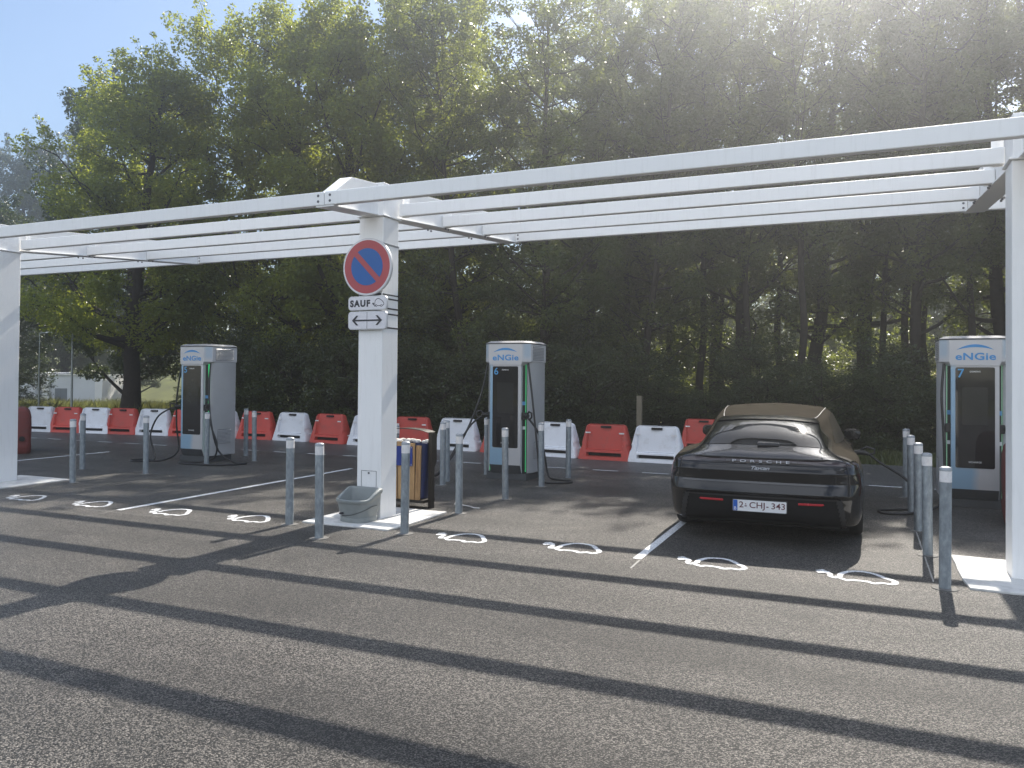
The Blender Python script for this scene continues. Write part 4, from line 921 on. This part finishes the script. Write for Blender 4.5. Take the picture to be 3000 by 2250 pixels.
def leaves(rs, centers, radii, counts, size, flat=.75, up=.55, out=.5, wr=.62, axis=None):
    tot = int(sum(counts)); ci = np.repeat(np.arange(len(centers)), counts); c = centers[ci]; rr = radii[ci]
    d = rs.normal(size=(tot, 3)); d /= np.linalg.norm(d, axis=1, keepdims=True); rad = rs.uniform(.25, 1, tot) ** .6
    off = d * (rad * rr)[:, None]; off[:, 2] *= flat; p = c + off
    nrm = rs.normal(size=(tot, 3)) * .75 + d * out + np.array([0, 0, up]); nrm /= np.linalg.norm(nrm, axis=1, keepdims=True)
    t = np.cross(nrm, rs.normal(size=(tot, 3))); t /= np.linalg.norm(t, axis=1, keepdims=True); b_ = np.cross(nrm, t)
    s = size * rs.uniform(.65, 1.35, tot)[:, None]
    fold = nrm * s * .12
    V = np.stack([p - t * s * .5, p + b_ * s * wr * .5 + fold, p + t * s * .5, p - b_ * s * wr * .5 + fold], 1).reshape(-1, 3)
    return V, np.arange(tot * 4).reshape(-1, 4)

def make_tree(name, seed, H, base, Rr, nl, lpc, size, leaf, crown_pow=.6, trunk_r=.22, crad=(.45, .85), sparse=0.0, lean=.03, spiky=True, bend=(0, 0), taper=0.0):
    rs = np.random.RandomState(seed); mb = MB(); C = []; RAD = []
    def env(z):
        t = np.clip((z - base) / (H - base), 0.02, 1.0); return Rr * (np.sin(np.pi * (t * .86 + .13)) ** crown_pow) * (1 - taper * t)
    tp = []; px = py = 0.0
    for i in range(9):
        z = H * .93 * i / 8; tp.append(Vector((px + bend[0] * (i / 8) ** 1.6, py + bend[1] * (i / 8) ** 1.6, z))); px += rs.normal() * lean * H / 8; py += rs.normal() * lean * H / 8
    tr = [trunk_r * (1.35 if i == 0 else 1) * (1 - .88 * i / 8) + .012 for i in range(9)]
    mb.tube(catmull(tp, 3), [np.interp(q / 3, range(9), tr) for q in range(25)], 8)
    def trunk_at(z): f = np.clip(z / (H * .93) * 8, 0, 7.999); i = int(f); return tp[i].lerp(tp[i + 1], f - i)
    lobes = rs.uniform(.72, 1.12, 12)
    for i in range(nl):
        u = (i + .5) / nl; zt = base + (H - base) * (u ** .9) * .97; az = i * 2.399963 + rs.normal() * .35
        r = env(zt) * lobes[int(az / (2 * math.pi) * 12) % 12] * rs.uniform(.72, 1.05)
        up = r * rs.uniform(.35, .95) * (1.0 if u < .75 else 1.2); z0 = max(.25 * base + .3, min(zt - up, H * .88))
        p0 = trunk_at(z0); p3 = Vector((p0.x + r * math.cos(az), p0.y + r * math.sin(az), zt))
        mid = p0.lerp(p3, .5) + Vector((0, 0, -.12 * r + rs.normal() * .15)); br = max(.02, trunk_r * .34 * (1 - u * .7))
        path = catmull([p0, mid, p3], 4); mb.tube(path, [br * (1 - .8 * q / (len(path) - 1)) + .006 for q in range(len(path))], 5)
        for f in (.55, .8, 1.0):
            q = path[int(f * (len(path) - 1))]
            for _ in range(2 if f < 1 else 1):
                L_ = rs.uniform(.4, 1.0) * (crad[1]) * 1.3
                dr = Vector((math.cos(az) * .7 + rs.normal() * .7, math.sin(az) * .7 + rs.normal() * .7, rs.uniform(-.15, .7))).normalized(); e = q + dr * L_
                mb.tube([q, q.lerp(e, .5) + Vector((0, 0, .05)), e], [br * .3 + .008, br * .2 + .006, .005], 4)
                C.append(e); RAD.append(rs.uniform(*crad) * (1 - .25 * u))
        if spiky and u > .55:      # shoots breaking the outline
            e = path[-1]
            for q in range(3):
                e = e + Vector((math.cos(az) * .16 + rs.normal() * .07, math.sin(az) * .16 + rs.normal() * .07, .34)); C.append(e); RAD.append((.36, .27, .17)[q])
            mb.tube([path[-1], e], [.012, .004], 4)
    for q in range(6): C.append(trunk_at(H * .93) + Vector((rs.normal() * .3, rs.normal() * .3, -.3 + q * .2))); RAD.append(.45 - q * .045)
    C = np.array([tuple(c) for c in C]); RAD = np.array(RAD)
    keep = rs.uniform(size=len(C)) > sparse; C = C[keep]; RAD = RAD[keep]
    cnt = np.maximum(8, (lpc * (RAD / np.mean(crad)) ** 2 * rs.uniform(.6, 1.3, len(C)))).astype(int)
    V, F = leaves(rs, C, RAD, cnt, size)
    t = empty(name); me = np_mesh('crown', V, F); obj('crown', me, M[leaf], t)
    obj('trunk', mb, M['bark'], t, smooth=60)
    return t

T = {}
T['maple'] = make_tree('broadleaf_tree', 11, 13.2, 3.5, 3.9, 50, 330, .115, 'leaf_maple', trunk_r=.30, bend=(1.1, .5), taper=.38)
T['maple2'] = make_tree('broadleaf_tree', 23, 14.4, 2.6, 3.4, 50, 300, .11, 'leaf_maple', trunk_r=.22)
T['oak'] = make_tree('oak_tree', 5, 12.6, 2.0, 3.7, 44, 280, .125, 'leaf_oak', trunk_r=.24, crad=(.4, .75))
T['wood'] = make_tree('woodland_tree', 31, 16.8, 3.0, 3.1, 50, 210, .11, 'leaf_wood', .5, .18, (.34, .66), .20)
T['wood2'] = make_tree('woodland_tree', 47, 17.4, 4.6, 2.9, 46, 210, .11, 'leaf_wood', .45, .20, (.34, .66), .20, bend=(.7, .3))
T['wood3'] = make_tree('woodland_tree', 58, 15.8, 2.4, 2.7, 46, 210, .105, 'leaf_wood', .5, .14, (.34, .68), .12, bend=(-.6, .5), lean=.05)
T['wood4'] = make_tree('woodland_tree', 64, 16.4, 3.6, 3.6, 58, 220, .115, 'leaf_wood', .42, .24, (.35, .68), .20, lean=.05)
T['bush'] = make_tree('hedge_bush', 71, 3.0, .15, 1.45, 26, 170, .085, 'leaf_bush', .45, .05, (.30, .55), spiky=False)
T['bush2'] = make_tree('hedge_bush', 83, 3.7, .2, 1.35, 26, 170, .085, 'leaf_bush', .4, .05, (.30, .55), spiky=True)
T['bush3'] = make_tree('woodland_bush', 97, 4.0, .2, 1.7, 26, 90, .12, 'leaf_glow', .45, .05, (.32, .6), spiky=True)
T['bush4'] = make_tree('woodland_bush', 103, 4.6, .3, 1.6, 26, 90, .12, 'leaf_glow', .4, .05, (.32, .6), spiky=True)
T['pole'] = make_tree('woodland_tree', 111, 14.5, 6.2, 1.7, 24, 110, .11, 'leaf_wood', .5, .13, (.32, .6), .1, lean=.06)
TOP = {}
for kk, o in T.items():
    me = o.children[0].data; co = np.empty(len(me.vertices) * 3, np.float32); me.vertices.foreach_get('co', co); TOP[kk] = float(np.percentile(co[2::3], 99.9))
usedT = set()
def plant(kind, x, y, h, rz, label, cat, group, name=None):
    o = T[kind]; base_h = TOP[kind]
    if kind in usedT: o = dup(o, (0, 0, 0), 0)
    usedT.add(kind); f = h / base_h; w = .5 * f + .5
    o.location = (x, y, terrain_z(x, y)); o.rotation_euler = (0, 0, rz); o.scale = (w, w, f)
    tag(o, label, cat, group); return o
G1 = 'broadleaf trees along the edge of the wood'
for kind, x, y, h, rz, lab in (
    ('oak', -36.5, 23.5, 10.2, .3, 'dark tree at the left edge, behind the far left column'), ('oak', -66.0, 45.0, 22.3, 1.9, 'dark oak with a ragged top left of the tallest dark tip'),
    ('oak', -62.5, 46.5, 24.2, 4.0, 'dark oak second from the left against blue sky'), ('oak', -27.9, 23.7, 14.6, 5.2, 'dark oak whose pointed tip stands up against the sky'),
    ('maple', -22.42, 19.02, 12.2, .0, 'yellow-green maple with a thick dark trunk and low sweeping branches'), ('maple2', -20.0, 22.0, 14.9, 1.1, 'light green tree with tall feathery shoots against the sky'),
    ('maple2', -17.6, 21.6, 14.5, 2.6, 'light green tree right of the feathery shoots'), ('maple', -15.0, 21.8, 14.3, 3.1, 'broad green tree above the left bay of the pergola'),
    ('maple2', -13.4, 23.8, 15.6, 4.4, 'tall green tree rising out of frame left of the signed column'), ('wood3', -11.2, 21.6, 14.0, .8, 'leafy tree directly behind the signed column'),
    ('wood', -8.9, 22.2, 13.8, 2.2, 'leafy tree above the charger numbered 6'), ('wood3', -6.6, 25.2, 15.2, 3.6, 'slim tree in the wood edge right of the charger numbered 6')):
    plant(kind, x, y, h, rz, lab, 'tree', G1)
G2 = 'tall slender trees of the wood'
rw = random.Random(12)
row = [(-3.9, 27.4, 16.3), (-1.4, 28.6, 16.9), (1.3, 27.8, 16.4), (3.8, 29.0, 17.2), (6.6, 28.2, 16.6), (9.4, 28.8, 17.0), (12.2, 28.0, 16.8), (15.4, 28.6, 17.0), (18.6, 27.8, 16.4), (22, 28.5, 17), (-9.2, 27.6, 16.6), (-7.6, 29.8, 17.8), (-5.2, 30.8, 17.6), (0.0, 31.4, 17.9), (5.2, 31.2, 18.2), (10.9, 31.0, 18.3)]
for i, (x, y, h) in enumerate(row):
    plant(('wood', 'wood4', 'wood2', 'wood4', 'wood3')[i % 5], x, y, h, rw.uniform(0, 6.28), 'tall slender tree on the near side of the wood, glowing in the backlight', 'tree', G2 + ', near row')
for i in range(24):
    plant('pole', -8.5 + i * .98 + rw.uniform(-.5, .5), 25.6 + rw.uniform(-1.0, 5.5) + (.8 if i > 4 else 0), rw.uniform(12.5, 15.2), rw.uniform(0, 6.28), 'thin young tree with a bare lower trunk among the taller trees of the wood', 'tree', 'thin young trees in the wood')
deep = []
for r_, (y, xa, xb) in enumerate(((33.5, -23, -7), (40.5, -23, -9), (58, -22, 46), (65, -24, 52), (72, -24, 58))):
    x = xa
    while x < xb:
        deep.append((x + rw.uniform(-.9, .9), y + rw.uniform(-1.6, 1.6), rw.uniform(15.5, 18.8) + (0 if r_ < 2 else 1.5))); x += 4.3 + (0 if r_ < 2 else .4)
for i, (x, y, h) in enumerate(deep):
    plant(('wood2', 'wood', 'wood3')[i % 3], x, y, h if x > -27 else h - 2, rw.uniform(0, 6.28), 'slender tree deep inside the shady wood', 'tree', G2 + ', inner rows')
G3 = 'dark bushes between the road and the wood'
x = -18.2; i = 0
while x < 16:
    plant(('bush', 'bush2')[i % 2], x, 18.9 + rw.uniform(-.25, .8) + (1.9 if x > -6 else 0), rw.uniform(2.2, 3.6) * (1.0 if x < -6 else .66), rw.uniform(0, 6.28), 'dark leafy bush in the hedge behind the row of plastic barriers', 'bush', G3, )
    x += rw.uniform(1.15, 1.6); i += 1
x = -16
while x < 18:
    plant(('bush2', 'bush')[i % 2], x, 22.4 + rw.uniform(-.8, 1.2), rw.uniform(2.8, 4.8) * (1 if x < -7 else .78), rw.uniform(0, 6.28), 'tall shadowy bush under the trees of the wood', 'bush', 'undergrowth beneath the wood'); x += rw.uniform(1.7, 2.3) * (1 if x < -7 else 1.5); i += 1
for yy, x0, x1, st, h0, h1 in ((29.5, -14, -6, 2.3, 2.6, 4.6), (37.0, -24, 34, 2.9, 2.4, 5.0), (44.0, -26, 42, 3.0, 3.5, 7.5), (52.0, -24, 50, 3.2, 6.0, 10.5)):
    x = x0
    while x < x1:
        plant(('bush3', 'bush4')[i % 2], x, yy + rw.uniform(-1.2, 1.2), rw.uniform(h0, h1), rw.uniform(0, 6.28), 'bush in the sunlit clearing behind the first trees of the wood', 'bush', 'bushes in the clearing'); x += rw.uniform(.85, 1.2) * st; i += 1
for i, (x, y, h) in enumerate(((-66, 47, 11), (-60, 50, 12), (-56.5, 48.5, 11.5), (-47.5, 50, 12), (-42, 47.5, 11), (-36.5, 49, 12), (-31, 46.5, 11.5))):
    plant('oak', x, y, h, i * 1.7, 'dark tree beyond the meadow, behind the white building', 'tree', 'trees beyond the meadow')
rs = np.random.RandomState(77)      # unseen trees behind the camera, added to darken reflections; one mass
n_ = 420; cx_ = rs.uniform(-48, 42, n_); top_ = 6.5 + 1.8 * np.sin(cx_ * .31) + 1.2 * np.sin(cx_ * .77 + 1)
Cc = np.stack([cx_, rs.uniform(-38, -31, n_), rs.uniform(.05, 1, n_) ** .8 * top_], 1)
V, F = leaves(rs, Cc, np.full(n_, 1.25), np.full(n_, 150), .30)
tag(obj('unseen_treeline', np_mesh('unseen_treeline', V, F), M['leaf_oak']), 'unseen dark line of trees behind the camera, added to darken reflections', 'trees', kind='stuff')
for i, (x, y, h) in enumerate(((-28.6, 19.0, .75), (-30.4, 19.4, .9), (-19.3, 19.3, 1.5))):
    plant('bush', x, y, h, i * 2.0, ('low dark shrub left of the thick tree trunk', 'low dark shrub beside the spruce branches', 'scraggly shrub right of the thick tree trunk')[i], 'bush', 'shrubs on the grassy bank')

# spruce with drooping boughs, mostly behind the far left column
rs = np.random.RandomState(9); mb = MB(); C = []; RD = []
mb.tube([(0, 0, 0), (0, 0, 4), (0, 0, 8.2)], [.16, .1, .015], 8)
for lv in range(19):
    z = .75 + lv * .38; Lb = 2.9 * (1 - lv / 20.5) + .2
    for q in range(7):
        az = q * .8976 + lv * .51 + rs.normal() * .1; d = Vector((math.cos(az), math.sin(az), 0)); l = Lb * rs.uniform(.8, 1.1)
        path = catmull([(0, 0, z), tuple(d * l * .5 + Vector((0, 0, z + .06))), tuple(d * l + Vector((0, 0, z - .22 * l)))], 6); mb.tube(path, [.022 * (1 - .8 * w_ / (len(path) - 1)) for w_ in range(len(path))], 4)
        for w_, p in enumerate(path[2:]):
            sw = .10 + .42 * (1 - w_ / len(path)) * min(1, l / 2)
            for _ in range(3): C.append((p.x + rs.normal() * sw * .5, p.y + rs.normal() * sw * .5, p.z - .04)); RD.append(.15)
V, F = leaves(rs, np.array(C), np.array(RD), np.full(len(C), 16), .13, .5, .3, .2, .16)
spruce = empty('spruce_tree', (-32.4, 20.4, -.1)); obj('crown', np_mesh('crown', V, F), M['needles'], spruce); obj('trunk', mb, M['bark'], spruce, smooth=60)
tag(spruce, 'spruce tree with drooping grey-green boughs beside the far left column', 'tree')

def blades(rs, n, region, h, m, name, label):
    x = rs.uniform(region[0], region[1], n); y = rs.uniform(region[2], region[3], n)
    dens = (np.sin(x * 1.7 + y * .9) + np.sin(x * .6 - y * 1.3 + 2) + rs.normal(size=n) * .8) > -1.2; x = x[dens]; y = y[dens]; n = len(x)
    z = np.array([terrain_z(a, b_) for a, b_ in zip(x, y)]) - .01
    hh = h * rs.uniform(.35, 1.2, n) * (1 + .35 * np.sin(x * .9 + 1.3) * np.sin(y * .8)); az = rs.uniform(0, 6.283, n); w = rs.uniform(.008, .02, n); ln = rs.uniform(.1, .55, n) * hh; a2 = rs.uniform(0, 6.283, n)
    p = np.stack([x, y, z], 1); s = np.stack([np.cos(az), np.sin(az), 0 * az], 1) * w[:, None]; tip = p + np.stack([np.cos(a2) * ln, np.sin(a2) * ln, hh], 1); md = p + np.stack([np.cos(a2) * ln * .3, np.sin(a2) * ln * .3, hh * .6], 1)
    V = np.stack([p - s, p + s, md + s * .8, tip, md - s * .8], 1).reshape(-1, 3); F = np.arange(n * 5).reshape(-1, 5)
    return tag(obj(name, np_mesh(name, V, F), m), label, 'grass', kind='stuff')
rs = np.random.RandomState(2)
blades(rs, 90000, (-56, -17.5, 17.7, 44), .62, M['grass_blade'], 'meadow_grass', 'tall sunlit meadow grass on the bank by the white building')
blades(rs, 45000, (-18, 22, 17.65, 20.0), .20, M['verge_blade'], 'verge_grass', 'short shaded grass along the road verge below the hedge')

# ------------------------------------------------------------------ far building and lamp posts
bd = empty('technical_building', (-52.25, 39.3, -.8), R(17)); bd.scale = (1.19, 1, 1); tag(bd, 'small flat-roofed white building with a grey double door on the meadow', 'building')
obj('wall', MB().box(-1.25, 1.75, .0, 4.0, -.1, 2.40), M['grey_wall'], bd)
for x0, x1 in ((-1.75, -1.252), (1.752, 2.25)):
    obj('end_wall', MB().prism([(x0 + (.0 if x0 > 0 else .08), -.1), (x1 - (.06 if x0 > 0 else 0), -.1), (x1, 2.46), (x0, 2.46)], -.25, 4.1, 'xz'), M['render_white'], bd)
obj('roof', MB().box(-1.251, 1.751, -.12, 4.0, 2.401, 2.47), M['render_white'], bd)
dr = obj('door', MB().box(-.98, -.20, -.035, -.002, 0, 1.45), M['door_grey'], bd); obj('door_gap', MB().box(-.596, -.584, -.038, -.0352, 0, 1.44), M['seam'], dr)
bw = empty('annex_building', (-56.3, 37.3, -.8), R(17)); tag(bw, 'grey annex with a low tank wall left of the white building', 'building')
obj('wall', MB().box(-2.4, 2.3, 0, 3.6, -.1, 2.55), M['grey_wall'], bw); obj('roof', MB().box(-2.45, 2.35, -.08, 3.65, 2.551, 2.62), M['grey_wall'], bw)
obj('tank', MB().tube([(-2.2, -.7, .65), (1.4, -.7, .65)], .55, 16), M['lamp_metal'], bw, smooth=40)
def lamp(x, y, z0, zt, dx, dy, lab, r=.035):
    l = empty('street_lamp', (x, y, z0)); h = zt - z0
    mb = MB(); mb.tube([(0, 0, -.1), (0, 0, h)], [r, r * .6], 8); obj('pole', mb, M['lamp_metal'], l, smooth=50)
    mb = MB(); mb.tube([(0, 0, h), (dx * .45, dy * .45, h + .02)], r * .5, 6); obj('arm', mb, M['lamp_metal'], l)
    mb = MB(); d = Vector((dx, dy, 0)); n_ = Vector((-dy, dx, 0)).normalized() * .07; a = d * .42; e = d * 1.0
    mb.loft([[a + n_ * .6 + Vector((0, 0, h)), a - n_ * .6 + Vector((0, 0, h)), a - n_ * .5 + Vector((0, 0, h + .05)), a + n_ * .5 + Vector((0, 0, h + .05))], [e * .8 + n_ + Vector((0, 0, h + .01)), e * .8 - n_ + Vector((0, 0, h + .01)), e * .8 - n_ * .8 + Vector((0, 0, h + .055)), e * .8 + n_ * .8 + Vector((0, 0, h + .055))], [e + n_ * .5 + Vector((0, 0, h + .02)), e - n_ * .5 + Vector((0, 0, h + .02)), e - n_ * .4 + Vector((0, 0, h + .035)), e + n_ * .4 + Vector((0, 0, h + .035))]])
    obj('lamp_head', mb, M['lamp_head'], l, bevel=.006); tag(l, lab, 'street lamp', 'lamp posts by the meadow')
M['lamp_head'] = simple('lamp_head', (0.55, 0.56, 0.55), 0.35, 0.3)
lamp(-23.40, 17.66, -.05, 3.15, .50, .22, 'thin lamp post with a lit-edged head behind the second white barrier', .04)
lamp(-28.0, 19.8, -.05, 3.2, .50, .22, 'thin lamp post in front of the white building, left of the other tall post', .038)
lamp(-67.2, 46.7, -.85, 2.79, -.95, -.4, 'small lamp post rising above the grey annex roof', .07)

# ------------------------------------------------------------------ light, sky, air
EL, AZ = 42.3, 2.9        # sun height; azimuth east of +y
sd = Vector((math.sin(R(AZ)) * math.cos(R(EL)), math.cos(R(AZ)) * math.cos(R(EL)), math.sin(R(EL))))
ld = bpy.data.lights.new('sun', 'SUN'); ld.energy = 5.0; ld.angle = R(0.5); ld.color = (1.0, 0.93, 0.83)
lo = bpy.data.objects.new('sun', ld); COL.objects.link(lo); lo.rotation_euler = (-sd).to_track_quat('-Z', 'Y').to_euler()
w = bpy.data.worlds.new('World'); S.world = w; w.use_nodes = True; nt = w.node_tree; nt.nodes.clear()
sk = N(nt, 'ShaderNodeTexSky', sky_type='NISHITA', sun_disc=False); sk.sun_elevation = R(EL); sk.sun_rotation = R(AZ); sk.altitude = 200; sk.air_density = 1.0; sk.dust_density = 0.6; sk.ozone_density = 0.8
bg = N(nt, 'ShaderNodeBackground', i_Strength=0.095); wo = N(nt, 'ShaderNodeOutputWorld')
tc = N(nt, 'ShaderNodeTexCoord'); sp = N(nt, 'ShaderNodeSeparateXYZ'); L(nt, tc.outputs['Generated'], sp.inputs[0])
cn = N(nt, 'ShaderNodeTexNoise', i_Scale=2.6, i_Detail=7.0, i_Roughness=0.58); L(nt, tc.outputs['Generated'], cn.inputs['Vector'])  # bright clouds added behind the camera as fill for shaded faces
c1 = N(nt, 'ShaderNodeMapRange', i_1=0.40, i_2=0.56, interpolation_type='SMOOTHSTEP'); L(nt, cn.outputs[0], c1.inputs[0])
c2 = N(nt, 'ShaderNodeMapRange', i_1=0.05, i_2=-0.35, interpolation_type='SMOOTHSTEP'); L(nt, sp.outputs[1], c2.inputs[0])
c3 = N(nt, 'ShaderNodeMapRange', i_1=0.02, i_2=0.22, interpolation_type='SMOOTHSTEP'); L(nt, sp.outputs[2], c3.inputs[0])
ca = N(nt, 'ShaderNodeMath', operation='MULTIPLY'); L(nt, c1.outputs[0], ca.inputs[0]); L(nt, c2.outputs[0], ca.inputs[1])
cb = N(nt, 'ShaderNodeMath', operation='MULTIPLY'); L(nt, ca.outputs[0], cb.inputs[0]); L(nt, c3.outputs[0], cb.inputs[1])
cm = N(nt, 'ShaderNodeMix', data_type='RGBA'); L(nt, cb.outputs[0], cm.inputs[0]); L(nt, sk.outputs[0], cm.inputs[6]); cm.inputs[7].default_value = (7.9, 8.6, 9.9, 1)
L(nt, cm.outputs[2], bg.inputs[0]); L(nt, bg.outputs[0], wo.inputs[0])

HAZE = 0.0054  # haze added to imitate veiling glare in the lens
if HAZE:
    m, nt = mat('glare_haze'); v = N(nt, 'ShaderNodeVolumePrincipled'); o = N(nt, 'ShaderNodeOutputMaterial'); L(nt, v.outputs[0], o.inputs['Volume'])
    v.inputs['Color'].default_value = (0.90, 0.94, 1.0, 1); v.inputs['Density'].default_value = HAZE; v.inputs['Anisotropy'].default_value = 0.86
    hz = obj('haze', MB().box(-142, 92, -62, 102, -2.2, 24), m); tag(hz, 'thin haze volume added to imitate lens glare over the trees', 'haze', kind='stuff')

# ------------------------------------------------------------------ camera
fpx, pit, rol, yaw, cy, Hc = 2330.0, 0.0136801, 0.00770276, 0.419097716, 1073.268, 1.70
f = Vector((-math.sin(yaw) * math.cos(pit), math.cos(yaw) * math.cos(pit), math.sin(pit))); r = Vector((math.cos(yaw), math.sin(yaw), 0)); u = r.cross(f)
r2 = r * math.cos(rol) + u * math.sin(rol); u2 = -r * math.sin(rol) + u * math.cos(rol)
cd = bpy.data.cameras.new('camera'); cam = bpy.data.objects.new('camera', cd); COL.objects.link(cam)
cam.matrix_world = Matrix(((r2.x, u2.x, -f.x, 0), (r2.y, u2.y, -f.y, 0), (r2.z, u2.z, -f.z, Hc), (0, 0, 0, 1)))
cd.sensor_fit = 'HORIZONTAL'; cd.sensor_width = 36; cd.lens = 36 * fpx / 3000; cd.shift_y = -(1125 - cy) / 3000; cd.clip_start = .05; cd.clip_end = 2000
S.camera = cam
S.view_settings.view_transform = 'Standard'; S.view_settings.look = 'None'; S.view_settings.gamma = 1; S.view_settings.exposure = 1.0
S.view_settings.use_curve_mapping = False
S.render.engine = 'CYCLES'
S.cycles.max_bounces = 6; S.cycles.diffuse_bounces = 3; S.cycles.glossy_bounces = 3; S.cycles.transmission_bounces = 3; S.cycles.volume_bounces = 0; S.cycles.transparent_max_bounces = 8
S.cycles.sample_clamp_indirect = 6.0
